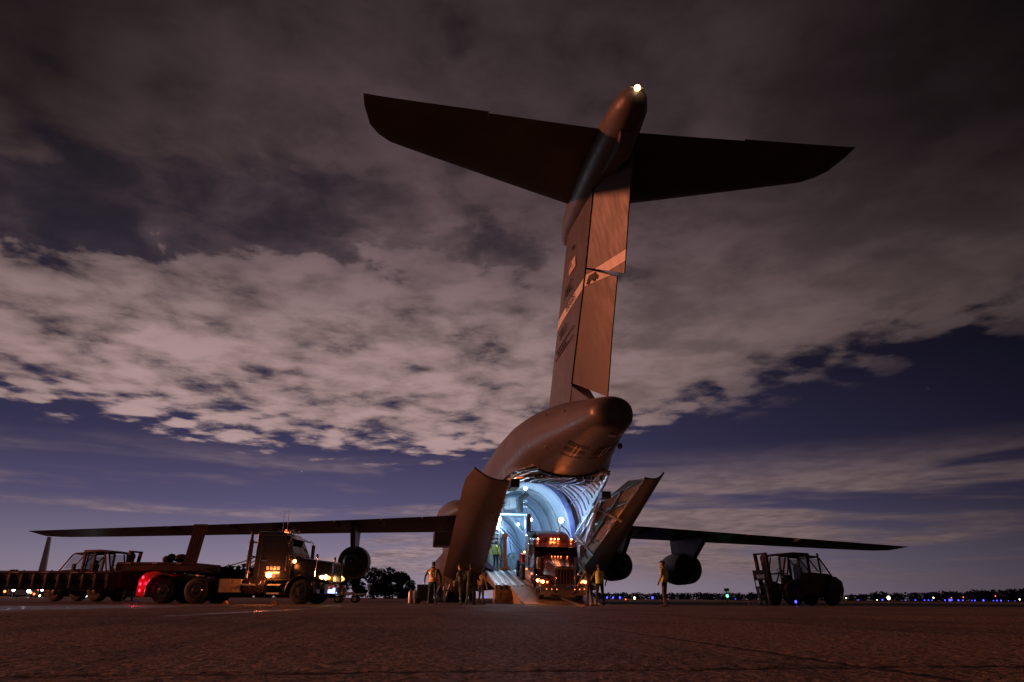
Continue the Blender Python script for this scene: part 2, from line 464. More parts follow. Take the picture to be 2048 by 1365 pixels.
M['grass'] = mat('night grass', (.045, .035, .018), .95, var=.5, vscale=.05, bump=.5, bscale=3)
g = MB(); g.box((60, 190, .0), (2600, 235, .08)); g.box((90, 330, .0), (2600, 2600, .10))
tag(g.build('grass_verge', 'grass', bev=0), kind='structure')

# ------------------------------------------------------------------ the transport aircraft (local axes: x forward, y to port, z up)
AC = thing('cargo_aircraft', 'huge grey military transport aircraft with T-tail, rear cargo doors open and ramp down', 'aircraft', (X0, Y0, 0), (0, 0, ROTA))
NR = 72
BODY = [  # u, z bottom, z top, half width
    (5.1, 6.98, 7.60, .30), (5.16, 6.78, 7.80, .62), (5.38, 6.66, 7.93, .86), (5.95, 6.60, 8.06, 1.04), (7., 6.56, 8.30, 1.20), (8.5, 6.46, 8.66, 1.46),
    (10.5, 6.30, 9.12, 1.88), (12., 6.14, 9.40, 2.18), (13., 6.02, 9.55, 2.36), (14.5, 5.5, 9.75, 2.66), (16.6, 4.7, 9.95, 3.0), (20., 3.1, 10.15, 3.36),
    (24.5, 1.15, 10.3, 3.56), (28., 1.0, 10.35, 3.58), (60., 1.0, 10.5, 3.58), (65., 1.3, 10.3, 3.4), (69., 2.0, 9.5, 2.75), (72.5, 2.9, 8.0, 1.85), (74.6, 3.8, 6.6, .9), (75.3, 4.5, 5.8, .25)]
def bodysec(u, n=NR, k=2.25, off=0.):
    zb, zt, hw = lin(BODY, u)
    zc = zb + (zt - zb) * .46; r = []
    for i in range(n):
        a = -PI / 2 + 2 * PI * i / n
        ca, sa = math.cos(a), math.sin(a)
        hh = (zt - zc) if sa > 0 else (zc - zb)
        r.append(V(u, (hw - off) * math.copysign(abs(ca) ** (2 / k), ca), zc + (hh - off) * math.copysign(abs(sa) ** (2 / k), sa)))
    return r
def hz(u): return 6.08 - (u - 13.) * .345     # line the rear doors hang from
def hcut(u): return lin([(12.9, 6.30), (14, 6.42), (16, 6.30), (20, 5.75), (24.6, 4.3)], u)[0]   # edge of the doorway cut
us = [5.1, 5.13, 5.16, 5.25, 5.38, 5.6, 5.95, 6.4, 7., 7.7, 8.5, 9.5, 10.5, 11.2, 12., 12.6, 13.] + [13. + i * .46 for i in range(1, 26)] + [24.7, 28, 32, 38, 44, 50, 56, 60, 63, 65, 67, 69, 71, 72.5, 73.6, 74.6, 75.1, 75.3]
rings = [bodysec(u) for u in us]
mb = MB(); clampd = set()
for i, u in enumerate(us):
    if 13.2 < u < 24.55:
        hc = hcut(u); up_ = [p for p in rings[i] if p.z >= hc]; yc = max(abs(p.y) for p in up_ if p.z < hc + .5)
        for j, p in enumerate(rings[i]):
            if p.z < hc: rings[i][j] = V(u, math.copysign(yc, p.y), hc); clampd.add(i * NR + j)
mb.v = [tuple(p) for r in rings for p in r]
for i in range(len(us) - 1):
    um = (us[i] + us[i + 1]) / 2
    for j in range(NR):
        k = (j + 1) % NR
        q = (i * NR + j, i * NR + k, (i + 1) * NR + k, (i + 1) * NR + j)
        if 13. < um < 24.65 and sum(a in clampd for a in q) >= (2 if um < 13.3 or um > 24.5 else 4) and (um > 13.3 or sum(mb.v[a][2] for a in q) / 4 < 6.45): continue
        mb.f.append(q); mb.mi.append(0)
mb.f.append(tuple(range(NR))[::-1]); mb.mi.append(0)
fus = mb.build('fuselage', 'skin', AC, ang=50)

# louvres, lamps and small fittings on the tail cone
def on_cone(u, y, lo=True, off=.02):
    """point on the underside of the tail at a station"""
    sec = bodysec(u, 400)
    best = min((p for p in sec if (p.z < lin(BODY, u)[0] + (lin(BODY, u)[1] - lin(BODY, u)[0]) * .46)), key=lambda p: abs(p.y - y))
    return V(best.x, best.y, best.z - off)
for yc in (.62, -.72):
    lv = MB(); bars = MB()
    for (ua, ub, wa, wb) in ((8.2, 8.75, .46, .48), (8.95, 9.55, .48, .50), (9.9, 10.15, .50, .50)):
        lv.loft([[on_cone(u_, yc + s * w, off=.012) for s in (-1, -.5, 0, .5, 1)] for u_, w in ((ua, wa), ((ua + ub) / 2, wa), (ub, wb))], closed=False)
    o = lv.build('louvre', 'ink', fus)
    for s in (-.1, .08):
        bars.tube([on_cone(u_, yc + s, off=.035) for u_ in (8.5, 9., 9.5, 9.85)], .018, 5)
    bars.build('louvre_bar', 'steel', o)
a_ = MB(); q_ = on_cone(6.3, -.15, off=0.)
a_.cyl(q_ + V(0, 0, .05), q_ - V(0, 0, .06), .07, .10, 10); a_.box((q_.x - .1, q_.y - .22, q_.z - .10), (q_.x + .06, q_.y + .05, q_.z - .05))
a_.build('drain_fitting', 'alum', fus)
for q_ in ((10.6, 1.62, 6.95), (9.6, -1.62, 6.85)): a_ = MB(); a_.ball(q_, .14, 10, sc=(1.5, .8, 1)); a_.build('antenna_blister', 'skin', fus)
for (u_, y_, z_) in ((12.3, 2.18, 7.35), (10.2, 1.74, 8.35), (8.2, 1.32, 8.0)): a_ = MB(); a_.ball((u_, y_, z_), .06, 8); a_.build('static_port', 'alum', fus)

# fin
FINT = [(8.2, 17.6, 11.1, .52), (10., 16.75, 10.24, .50), (14.4, 14.05, 7.30, .44), (18.6, 11.45, 5.2, .36)]   # z, leading edge u, hinge u, half thickness
def finsec(z):
    le, hg, t = lin(FINT, z)
    prof = ((0, .02), (.02, .30), (.07, .60), (.18, .90), (.38, 1.), (.7, .95), (1., .84))
    s = [V(le + (hg - le) * c, t * h, z) for c, h in prof]
    return s + [V(p.x, -p.y, z) for p in s[::-1]]
mb = MB(); mb.loft([finsec(8.2 + i * (18.6 - 8.2) / 14) for i in range(15)])
mb.loft([[V(u, y, z) for u, z in ((5.6, 18.8), (5.25, 18.12), (3.71, 17.62), (1.81, 17.32), (1.5, 17.94), (2.7, 18.8))] for y in (-.26, .26)])
mb.loft([[V(u, y * w, z) for u, z, w in ((11.4, 8.0, 1), (10.30, 9.84, 1), (8.35, 8.66, .25), (7.3, 8.0, .25))] for y in (-.40, .40)])
fin = mb.build('tail_fin', 'fin', AC, ang=40)
# rudders, both swung to starboard
def rudder(name, pts):      # pts: z, hinge u, trailing u
    mb = MB(); rr = []
    for z, zt, hu, tu in pts:
        t = lin(FINT, z)[2] * .80
        n = 5; port = []
        for i in range(n):
            c = i / (n - 1)
            u = hu + (tu - hu) * c; cy = -.02 - .72 * c; hw = t * (1 - c) + .025
            port.append(V(u, cy + hw, z + (zt - z) * c))
        star = [V(p.x, -.04 - 1.44 * (i / (n - 1)) - p.y + 0, p.z) for i, p in enumerate(port)]
        rr.append(port + star[::-1])
    mb.loft(rr)
    return mb.build(name, 'fin', AC, ang=40)
rud_lo = rudder('rudder', [(9.93, 8.78, 10.12, 8.25), (12., 11.3, 8.75, 7.15), (14.5, 13.66, 7.05, 5.95)])
rud_up = rudder('rudder', [(14.57, 13.34, 7.02, 4.95), (16.4, 15.8, 6.1, 3.95), (17.75, 17.98, 5.35, 2.95)])
sm = MB()
sm.tube([(lin(FINT, z)[1] + .02, lin(FINT, z)[2] * .85 + .0, z) for z in (9.95, 12, 14.2, 16.2, 18.2)], .035, 6)
sm.tube([(lin(FINT, z)[0] - 1.6, lin(FINT, z)[2] * .93, z) for z in (16.2, 17.2, 18.3)], .018, 5)
sm.build('fin_seam', 'ink', fin)

def words(name, txt, u, z, size, y, parent, matn='ink', slant=0., sx=1.):
    cu = bpy.data.curves.new(name, 'FONT'); cu.body = txt; cu.size = size; cu.extrude = .004
    cu.materials.append(M[matn]); cu.offset = .004
    o = bpy.data.objects.new(name, cu); COL.objects.link(o); o.parent = parent
    mx = Matrix(((-sx, 0, 0, u), (0, 0, 1, y), (0, 1, 0, z), (0, 0, 0, 1)))
    if slant: mx = mx @ Matrix.Rotation(slant, 4, 'Z')
    me = bpy.data.meshes.new_from_object(o.evaluated_get(bpy.context.evaluated_depsgraph_get())); me.name = name
    bpy.data.objects.remove(o); bpy.data.curves.remove(cu)
    o = bpy.data.objects.new(name, me); COL.objects.link(o); o.parent = parent
    o.matrix_local = mx
    return o
words('lettering', 'AMC', 11.05, 14.72, .78, .475, fin, sx=.95)
words('lettering', 'TRAVIS', 10.85, 13.90, .46, .478, fin, sx=1.25)
words('lettering', '50013', 12.45, 12.98, .66, .485, fin)
mb = MB()
for (u0, z0, u1, z1) in ((9.25, 12.60, 13.3, 12.60), (9.45, 12.18, 13.5, 12.18)):
    q_ = MB(); q_.box((u0, .475, z0 - .025), (u1, .495, z0 + .025)); q_.build('pinstripe', 'ink', fin)
for i in range(11): mb.box((11.0 + i * .18, .478, 12.31), (11.12 + i * .18, .492, 12.47 - (i % 3) * .03))
mb.build('lettering', 'ink', fin); mb = MB()
for i in range(3): mb.box((8.85 + i * .17, .435, 16.66), (8.97 + i * .17, .45, 16.84))
mb.build('lettering', 'ink', fin)
# flag: pale field with darker canton and bars
mb = MB(); mb.panel([(8.72, .44, 15.55), (10.05, .452, 15.62), (10.05, .452, 16.2), (8.72, .44, 16.12)], .012)
fl = mb.build('flag', 'flag', fin)
mb = MB(); mb.box((9.5, .462, 15.92), (10.03, .47, 16.18)); mb.build('flag_canton', mat('flag canton', (.18, .14, .2), .5), fin)
# dark standing animal on the band
mb = MB()
def rp(c, z_):   # point on the lower rudder's port face
    c = .06 + (c - .2) * .72; z_ -= .10; zz = min(14.5, z_ + .84 * c)
    hu, tu = lin([(9.93, 10.12, 8.25), (12., 8.75, 7.15), (14.5, 7.05, 5.95)], zz)
    t = lin(FINT, zz)[2] * .8
    return V(hu + (tu - hu) * c, -.02 - .72 * c + t * (1 - c) + .05, z_)
for poly in ([(.22, 14.08), (.30, 14.28), (.45, 14.30), (.56, 14.33), (.62, 14.18), (.56, 14.03)], [(.20, 13.98), (.28, 14.14), (.36, 14.08), (.33, 13.92)], [(.48, 14.08), (.52, 13.96), (.60, 13.96), (.60, 14.1)], [(.62, 14.22), (.70, 14.14), (.68, 14.0), (.60, 14.05)]):
    c_ = [rp(a, z) for a, z in poly]; mb.loft([c_, [p + V(0, .01, 0) for p in c_]])
mb.build('emblem', 'ink', rud_lo)

# bullet fairing and tail light
mb = MB(); mb.lathe((.12, 0, 18.70), (1, 0, .012), [(0, .03), (.05, .26), (.22, .48), (.8, .70), (1.8, .80), (3.4, .92), (6., .94), (8., .86), (10., .68), (11.4, .44), (12.1, .22), (12.4, .05)], 36)
bul = mb.build('tail_bullet', 'skin', AC, ang=50)
mb = MB(); mb.ball((.05, .0, 18.88), .13, 12); mb.build('tail_light', 'e_warm', bul)
mb = MB(); mb.cyl((.3, 0, 18.86), (.1, 0, 18.88), .12, .09); mb.beam((.1, -.26, 18.92), (.1, .26, 18.92), .05); mb.build('lamp_mount', 'alum', bul)
lamp('tail_lamp', AC, (-.3, 0, 18.95), 9, (1., .6, .35), .12)

# horizontal stabilisers
def airfoil(le, te, thick, n=7):
    """le, te points; section thickened along z"""
    le, te = V(*le), V(*te); up, dn = [], []
    for i in range(n):
        c = i / (n - 1); c = c * c * (3 - 2 * c) * .5 + c * .5
        t = thick * 1.48 * (math.sqrt(max(c, 0)) - .92 * c - .08 * c * c)
        t = max(t, .012)
        p = le.lerp(te, c); up.append(p + V(0, 0, t)); dn.append(p - V(0, 0, t))
    return up + dn[::-1]
for sg in (1, -1):
    TAB = [(.55, 8.45, 2.55, .34), (3., 7.5, 2.45, .29), (5.55, 6.46, 2.32, .24), (5.6, 6.44, 2.22, .24), (8.7, 5.18, 2.08, .15), (9.58, 4.80, 2.03, .13), (10.06, 4.35, 2.0, .10), (10.4, 3.75, 1.97, .06), (10.57, 2.6, 1.95, .03)]
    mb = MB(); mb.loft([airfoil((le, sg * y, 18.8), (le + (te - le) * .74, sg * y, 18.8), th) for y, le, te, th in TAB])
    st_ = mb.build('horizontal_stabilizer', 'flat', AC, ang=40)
    el = MB()
    el.loft([[V(le + (te - le) * .75, sg * y, 18.8 + th * .55), V(te, sg * y, 18.81), V(te, sg * y, 18.79), V(le + (te - le) * .75, sg * y, 18.8 - th * .55)] for y, le, te, th in TAB[:3]])
    el.build('elevator', 'flat', st_)
    el = MB()
    el.loft([[V(le + (te - le) * .75, sg * y, 18.8 + th * .55), V(te, sg * y, 18.81), V(te, sg * y, 18.79), V(le + (te - le) * .75, sg * y, 18.8 - th * .55)] for y, le, te, th in [(5.565,) + TAB[3][1:]] + TAB[4:]])
    el.build('elevator', 'flat', st_)

# wings, pylons, engines
WT = [(2.6, 55.6, 41.8, .95), (5.5, 53.4, 41.2, .85), (12.3, 49.3, 39.7, .62), (20., 44.9, 37.35, .42), (30., 39.2, 34.2, .24), (33.2, 37.1, 33.25, .15), (33.9, 35.6, 33.0, .05)]
def wz(y): return 4.5 + (33.9 - y) * .0885
for sg in (1, -1):
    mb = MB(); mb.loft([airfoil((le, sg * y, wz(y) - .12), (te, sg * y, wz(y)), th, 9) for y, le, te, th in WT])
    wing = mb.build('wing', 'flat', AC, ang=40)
    for y in (6.5, 10.0, 13.8, 17.3, 21.6, 25.5):
        te = lin([(a, c) for a, _, c, _ in WT], y)[0]
        f_ = MB(); f_.lathe((te - .55, sg * y, wz(y) - .12), (1, 0, -.04), [(0, .02), (.3, .12), (1.2, .22), (3., .24), (4.4, .05)], 10)
        f_.build('flap_track_fairing', 'skin', wing)
    for y, u, z in ((12.46, 45.2, 3.32), (18.3, 42.6, 2.95)):
        e = MB(); c = (u, sg * y, z)
        e.lathe(c, (1, 0, .02), [(-.05, 1.26), (.0, 1.34), (1.2, 1.42), (2.8, 1.46), (3.6, 1.38), (3.8, 1.25), (3.5, 1.12), (1.4, 1.14), (-.05, 1.26)], 36)
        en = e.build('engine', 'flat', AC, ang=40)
        e = MB(); e.lathe(c, (1, 0, .02), [(-1.35, .60), (-1.3, .64), (-.2, .96), (1.2, 1.06), (1.6, .4), (1.2, .36), (-1.25, .5), (-1.35, .60)], 30)
        e.build('core_nozzle', 'ribdark', en)
        e = MB(); e.lathe(c, (1, 0, .02), [(-2.1, .03), (-1.8, .15), (-1.2, .36), (-.6, .44), (.9, .46), (1., .02)], 24); e.build('exhaust_cone', 'ribdark', en)
        e = MB(); e.lathe(c, (1, 0, .02), [(2.0, .02), (2.02, 1.13), (2.1, 1.13), (2.12, .02)], 30); e.build('fan_disc', 'ribdark', en)
        p_ = MB(); wzz = wz(y)
        le = lin([(a, c_) for a, c_, _, _ in WT], y)[0]
        prof = [(u + 3.3, z + 1.35), (u + .3, z + 1.25), (u - .6, z + .85), (u - 1.25, z + .62), (le - 8.3, wzz - .25), (le - 2.0, wzz - .1), (le + .3, wzz + .1), (u + 3.4, z + 1.7)]
        p_.loft([[V(a, sg * y + s * w, h) for a, h in prof] for s, w in ((-1, .20), (-.6, .34), (.6, .34), (1, .20))])
        p_.build('pylon', 'skin', AC, ang=40)
# wing-root fairing and a hanging flap segment by the fuselage
for sg in (1, -1):
    mb = MB(); mb.box((38.5, min(sg * 3.5, sg * 5.55), 4.35), (40.4, max(sg * 3.5, sg * 5.55), 5.5)); mb.box((38.45, min(sg * 3.6, sg * 5.5), 4.26), (39.6, max(sg * 3.6, sg * 5.5), 4.345), 1)
    mb.build('flap_segment', ['skin', 'white'], AC, bev=.06)
    mb = MB(); mb.lathe((40.5, sg * 3.2, 7.6), (1, 0, .02), [(0, .1), (1.5, .7), (5, 1.4), (10, 1.7), (16, 1.2), (20, .2)], 24); mb.build('wing_fillet', 'skin', AC, ang=50)
# landing-gear pods, gear
for sg in (1, -1):
    mb = MB(); rr = []
    for u, s in ((24.6, .05), (24.75, .35), (25.1, .60), (25.9, .82), (27.2, .96), (29, 1.), (46, 1.), (49, .8), (51.5, .4), (52.5, .05)):
        rr.append([V(u, sg * (3.95 + 1.62 * s * math.cos(2 * PI * i / 32)), 2.05 + (1.9 if math.sin(2 * PI * i / 32) > 0 else 1.42) * s * math.sin(2 * PI * i / 32)) for i in range(32)])
    mb.loft(rr); pod = mb.build('gear_pod', 'skin', AC, ang=50)
    for uu in (31., 34., 37.5, 40.5):
        gr = MB(); gr.cyl((uu, sg * 4.2, .62), (uu, sg * 4.2, 1.6), .16); gr.beam((uu - .8, sg * 4.2, .62), (uu + .8, sg * 4.2, .62), .18); gr.beam((uu, sg * 4.2, 1.4), (uu + .9, sg * 4.6, .8), .10)
        gs = gr.build('gear_strut', 'white', AC)
        for du in (-.7, .7):
            for dyy in (-.55, .55):
                w_ = MB(); yy = sg * 4.2 + dyy
                w_.lathe((uu + du, yy - .2, .62), (0, 1, 0), [(0, .25), (.0, .50), (.06, .60), (.34, .60), (.4, .50), (.4, .25)], 20)
                w_.build('gear_wheel', 'rubber', gs)
        d_ = MB(); d_.panel([(uu - 1.1, sg * 5.25, 1.1), (uu + 1.1, sg * 5.25, 1.1), (uu + 1.0, sg * 5.55, .42), (uu - 1.0, sg * 5.55, .42)], .05); d_.build('gear_door', 'skin', gs)
    pp = MB()
    for (a, c) in (((25.6, 4.9, 1.1), (26.4, 5.1, .35)), ((26.0, 5.1, 1.2), (26.1, 5.2, .3)), ((26.9, 5.1, .9), (27.9, 5.0, .25))):
        pp.beam((a[0], sg * a[1], a[2]), (c[0], sg * c[1], c[2]), .10)
    pp.box((25.9, min(sg * 4.8, sg * 5.3), .75), (26.6, max(sg * 4.8, sg * 5.3), 1.0))
    if sg > 0: pp.build('pod_strut', 'white', AC)
mb = MB(); mb.cyl((66.5, 0, .5), (66.5, 0, 2.2), .18); nsx = mb.build('gear_strut', 'white', AC)
for y in (-.75, -.3, .3, .75):
    w_ = MB(); w_.lathe((66.5, y - .18, .55), (0, 1, 0), [(0, .25), (0, .46), (.06, .55), (.3, .55), (.36, .46), (.36, .25)], 18); w_.build('gear_wheel', 'rubber', nsx)

# ---- rear end: arch, hold, vault, frames
def holdsec(u, hw=2.72, zf=2.0, zt=7.45, n=NR):
    r = []; zc = zf + 1.5
    for i in range(n):
        a = -PI / 2 + 2 * PI * i / n; ca, sa = math.cos(a), math.sin(a)
        if sa < 0: y = hw * math.copysign(abs(ca) ** .35, ca); z = zc + (zc - zf) * math.copysign(abs(sa) ** .35, sa)
        else: y = hw * math.copysign(abs(ca) ** .9, ca); z = zc + (zt - zc) * abs(sa) ** .9
        r.append(V(u, y, z))
    return r
mb = MB(); mb.loft([[V(24.52, p.y, p.z) for p in bodysec(24.5, off=.05)], holdsec(24.5), holdsec(24.9)], caps=False); mb.build('hold_bulkhead', 'rib', AC, ang=40)
mb = MB()
for s_, u_, th_ in ((0., 24.15, .0), (.0, 24.45, .0)): pass
arc = [V(p.x, p.y, p.z) for p in holdsec(24.1)][6:-5]
mb.loft([[V(u_, p.y * (2.72 + d) / 2.72, 3.5 + (p.z - 3.5) * (1 + d * .25)) for u_, d in ((24.0, .0), (24.0, .34), (24.48, .34), (24.48, .0))] for p in arc])
mb.build('hold_arch', mat('blue grey frame', (.26, .30, .46), .4, .3), AC, ang=40)
us_ = [24.9 + i * 2.0 for i in range(20)]
mb = MB(); mb.loft([holdsec(u) for u in us_], caps=False)
mb.f.append(tuple((len(us_) - 1) * NR + i for i in range(NR))); mb.mi.append(0)
hold = mb.build('cargo_hold', 'liner', AC, ang=40, normals=True)
mb = MB()
for u in (27., 29.5, 32.5, 36, 40, 44, 49, 54):
    mb = MB(); mb.tube([(u, p.y * .985, 3.5 + (p.z - 3.5) * .985) for p in holdsec(u)[8:-7]], .05, 6); mb.build('hold_frame', 'rib', hold)
mb = MB()
for sgn in (1, -1):
    mb.box((25, sgn * 2.58 - .04, 3.4), (60, sgn * 2.58 + .04, 3.5)); mb.box((25, sgn * 2.2 - .12, 7.0 - .6), (60, sgn * 2.2 + .12, 7.0 - .45))
mb.box((25.2, -2.6, 2.0), (62, 2.6, 2.03)); mb.build('hold_floor', 'floor', hold)

# ribbed vault over the rear doorway
def vault(u, n=28, off=0.):
    e = hcut(u) + .02; hw = lin(BODY, u)[2] - .16 - off; za = lin([(13.1, 6.38), (15, 6.62), (20, 7.15), (24.4, 7.62)], u)[0] - off
    zs = max(e, lin([(13.1, 6.05), (16, 5.7), (20, 5.0), (24.4, 4.2)], u)[0])
    r = []
    if zs > e + .05: r.append(V(u, hw, e))
    else: r.append(V(u, hw, zs - .03))
    for i in range(n + 1):
        a = PI * i / n
        r.append(V(u, hw * math.copysign(abs(math.cos(a)) ** .85, math.cos(a)), zs + (za - zs) * math.sin(a) ** .9))
    r.append(V(u, -r[0].y, r[0].z))
    return r
uv = [13.1 + i * (24.4 - 13.1) / 14 for i in range(15)]
mb = MB(); mb.loft([vault(u) for u in uv], closed=False); mb.loft([bodysec(13.02)[0:1] + bodysec(13.02)[0:1], vault(13.1)[:2]], closed=False)
va = mb.build('rear_vault', 'rib', AC, ang=45, normals=False)
mb = MB()
for i in range(12): mb.tube(vault(13.4 + i * .95, off=.10)[2:-2], .06, 5)
for j in range(4, 28, 4): mb.tube([vault(u, off=.15)[j] for u in uv], .04, 5)
mb.build('vault_rib', 'alum', va)
mb = MB()   # the smooth pale pressure door raised into the roof
rr = []
for i in range(9):
    c = i / 8; u = 13.9 + c * 6.4; w = 1.0 * math.sqrt(max(.02, 1 - (2 * c - 1) ** 2)); s = vault(u, off=.26)
    rr.append([V(u, (-.35 + 1.85 * w * q), min(p_.z for p_ in sorted(s, key=lambda p: abs(p.y - (-.35 + 1.85 * w * q)))[:1]) - .05) for q in (-1, -.7, -.4, -.1, .2, .5, .8, 1)])
mb.loft(rr, closed=False); pd = mb.build('pressure_door', 'liner', AC, ang=60, normals=False)
mb = MB()
for r_ in rr: mb.tube([p - V(0, 0, .05) for p in r_], .045, 5)
for j in range(1, 7): mb.tube([r_[j] - V(0, 0, .09) for r_ in rr], .04, 5)
mb.build('door_rib', 'ribdark', pd)
# heavy dark lip of the aft opening
mb = MB()
lip = [p for p in bodysec(13.0, 120) if p.z < 6.35]
lip.sort(key=lambda p: p.y)
mb.tube([V(13.05, p.y, p.z - .03) for p in lip], .07, 6)
for i in range(9): mb.box((12.95, -1.7 + i * .42, 5.86), (13.2, -1.58 + i * .42, 6.02))
mb.build('opening_lip', 'ribdark', AC)
# side framing below the vault on both sides
for sg in (-1,):
    mb = MB()
    for i in range(11):
        u = 17.4 + i * .66; hw = lin(BODY, u)[2] - .35
        mb.beam((u, sg * (hw - .5), max(1.2, hz(u) - .6)), (u, sg * hw, lin([(13, 6.), (20, 5.0), (24.4, 4.8)], u)[0]), .07, .12)
    for dz_ in (0., .8, 1.7):
        mb.beam((17.4, sg * 2.45, hz(17.4) + dz_ * .4 - .1), (24.3, sg * 2.95, hz(24.3) + dz_ + .2), .08)
    for i in range(5):
        u = 18. + i * 1.25
        mb.beam((u, sg * 2.5, hz(u)), (u + 1.2, sg * 2.85, hz(u) + 1.2), .05)
    mb.build('side_frame', 'rib', AC)

# ramp, toes, support
mb = MB()
mb.loft([[V(18.6, 2.9, .95), V(18.6, -2.9, .95), V(18.6, -2.9, .72), V(18.6, 2.9, .72)], [V(24.9, 2.85, 2.0), V(24.9, -2.85, 2.0), V(24.9, -2.85, 1.5), V(24.9, 2.85, 1.5)]])
for i in range(7): mb.box((18.35, 1.15 + i * .25, .74), (18.6, 1.28 + i * .25, .93)); mb.box((18.35, -1.15 - i * .25 - .13, .74), (18.6, -1.15 - i * .25, .93))
ramp = mb.build('cargo_ramp', 'floor', AC)
mb = MB()
for i in range(13):
    y = -2.75 + i * .45
    mb.loft([[V(u, y + s, z_) for s, z_ in ((0, zz + .006), (.17, zz + .006), (.17, zz + .03), (0, zz + .03))] for u, zz in ((18.62, .955), (24.8, 1.985))])
mb.build('tread_strip', 'white', ramp)
mb = MB()
mb.loft([[V(14.9, 1.9, .03), V(14.9, -1.85, .03), V(14.9, -1.85, 0.005), V(14.9, 1.9, 0.005)], [V(18.58, 2.15, .96), V(18.58, -2.1, .96), V(18.58, -2.1, .60), V(18.58, 2.15, .60)]])
for sg in (1, -1):
    yy = 2.02 if sg > 0 else -1.98
    mb.prism([(15.3, .02), (18.5, .78), (18.5, .02)], yy - .03, yy + .03)
mb.build('ramp_toe', 'tan', AC)
mb = MB(); mb.box((18.0, 1.95, .0), (18.9, 3.0, .72)); mb.box((17.96, 2.0, .06), (17.995, 2.06, .7)); mb.box((17.96, 2.9, .06), (17.995, 2.96, .7)); mb.box((17.96, 2.0, .0), (17.995, 2.96, .06)); mb.box((17.96, 2.0, .66), (17.995, 2.96, .72)); mb.box((17.95, 2.25, .14), (17.99, 2.7, .58), 1)
mb.build('ramp_support', ['tan', 'wood'], AC, bev=.015)

# clamshell doors (outer skin, ribbed inner side, seal edge)
def clam(sg, E0, E1, S0, S1, H0, H1):
    n = 10
    E = [V(*E0).lerp(V(*E1), i / n) for i in range(n + 1)]; Sk = [V(*S0).lerp(V(*S1), i / n) for i in range(n + 1)]; Hh = [V(*H0).lerp(V(*H1), i / n) for i in range(n + 1)]
    out = MB(); nrm = (E[-1] - E[0]).cross(Sk[0] - E[0]).normalized()
    if nrm.z > 0: nrm = -nrm
    rr = []
    for i_, (e, s) in enumerate(zip(E, Sk)):
        k_ = (.84 if i_ == 0 else .985 if i_ == 1 else 1.) if sg > 0 else 1.
        rr.append([e.lerp(s, c / 8 * k_) + nrm * .22 * math.sin(PI * c / 8) for c in range(9)])
    rr2 = [[p - nrm * .10 for p in r] for r in rr]
    out.loft([a + b_[::-1] for a, b_ in zip(rr, rr2)])
    dr = out.build('clamshell_door', 'door', AC, ang=50)
    inn = MB()
    rr = []
    for e, h in zip(E, Hh): rr.append([e.lerp(h, c / 5) for c in range(6)])
    n2 = (E[-1] - E[0]).cross(Hh[0] - E[0]).normalized(); n2 = n2 if n2.y * sg < 0 else -n2      # towards the centreline
    inn.loft([r + [p - n2 * .08 for p in r[::-1]] for r in rr])
    ip = inn.build('door_lining', 'green', dr, ang=50)
    rb = MB()
    for i in range(0, n + 1, 2):
        rb.beam(E[i] + n2 * .03, Hh[i] + n2 * .03, .05, .08)
    rb.beam(Hh[0] + n2 * .08, Hh[-1] + n2 * .08, .14); rb.beam(E[0].lerp(Hh[0], .5) + n2 * .08, E[-1].lerp(Hh[-1], .5) + n2 * .08, .08)
    rb.build('door_rib', 'ribdark', dr)
    tb = MB()
    for (a, b0, c, d0) in ((.1, .9, .35, .2), (.3, .95, .55, .3), (.5, .9, .62, .2), (.62, .85, .95, .5), (.15, .3, .5, .7)):
        tb.tube([E[0].lerp(E[-1], a).lerp(Hh[0].lerp(Hh[-1], a), b0) + n2 * .25, E[0].lerp(E[-1], c).lerp(Hh[0].lerp(Hh[-1], c), d0) + n2 * .22], .035, 6)
    tb.build('door_strut', 'ribdark', dr)
    se = MB(); se.beam(E[0] + n2 * .02, E[-1] + n2 * .02, .10)
    for i in range(26):
        p = E[0].lerp(E[-1], (i + .5) / 26); se.box((p.x - .07, p.y - .06, p.z - .05), (p.x + .07, p.y + .08, p.z + .12))
    se.build('door_seal', 'tan', dr)
    return dr
clam(1, (13.6, 3.0, 5.72), (25.0, 3.1, 1.22), (14.0, 5.0, 6.55), (24.4, 5.45, 1.62), (17.6, 3.05, 5.5), (26.5, 3.2, 3.0))
clam(-1, (12.9, -3.95, 5.98), (24.2, -3.1, 1.62), (13.1, -5.05, 6.32), (24.0, -4.7, 1.75), (17.4, -3.0, 5.42), (24.6, -3.05, 3.05))
# upper corner plate of the starboard door and the actuator arms
mb = MB(); mb.panel([(12.9, -3.95, 5.98), (17.4, -3.0, 5.42), (17.0, -4.4, 6.55)], .06); mb.build('door_corner', 'green', AC)
mb = MB()
for p_, q_, r_ in (((18.2, -2.6, 5.2), (16.4, -3.75, 4.2), .075), ((21.5, -2.35, 3.9), (19.5, -2.9, 2.6), .08), ((22.4, -2.2, 3.4), (21.6, -2.95, 1.5), .07), ((23.8, -2.3, 2.6), (18., -2.75, 5.0), .06), ((18.2, 2.6, 5.2), (16.4, 3.4, 4.4), .075)):
    mb = MB(); mb.tube([p_, q_], r_, 8); mb.build('door_actuator', 'steel', AC)
for q_ in (((14.2, 2.3, 5.55), (15.6, 2.75, 6.0)), ((15.2, -2.8, 5.3), (16.0, -2.3, 5.65))):
    mb = MB(); mb.box(*q_); mb.build('door_hinge_box', 'ribdark', AC, bev=.04)

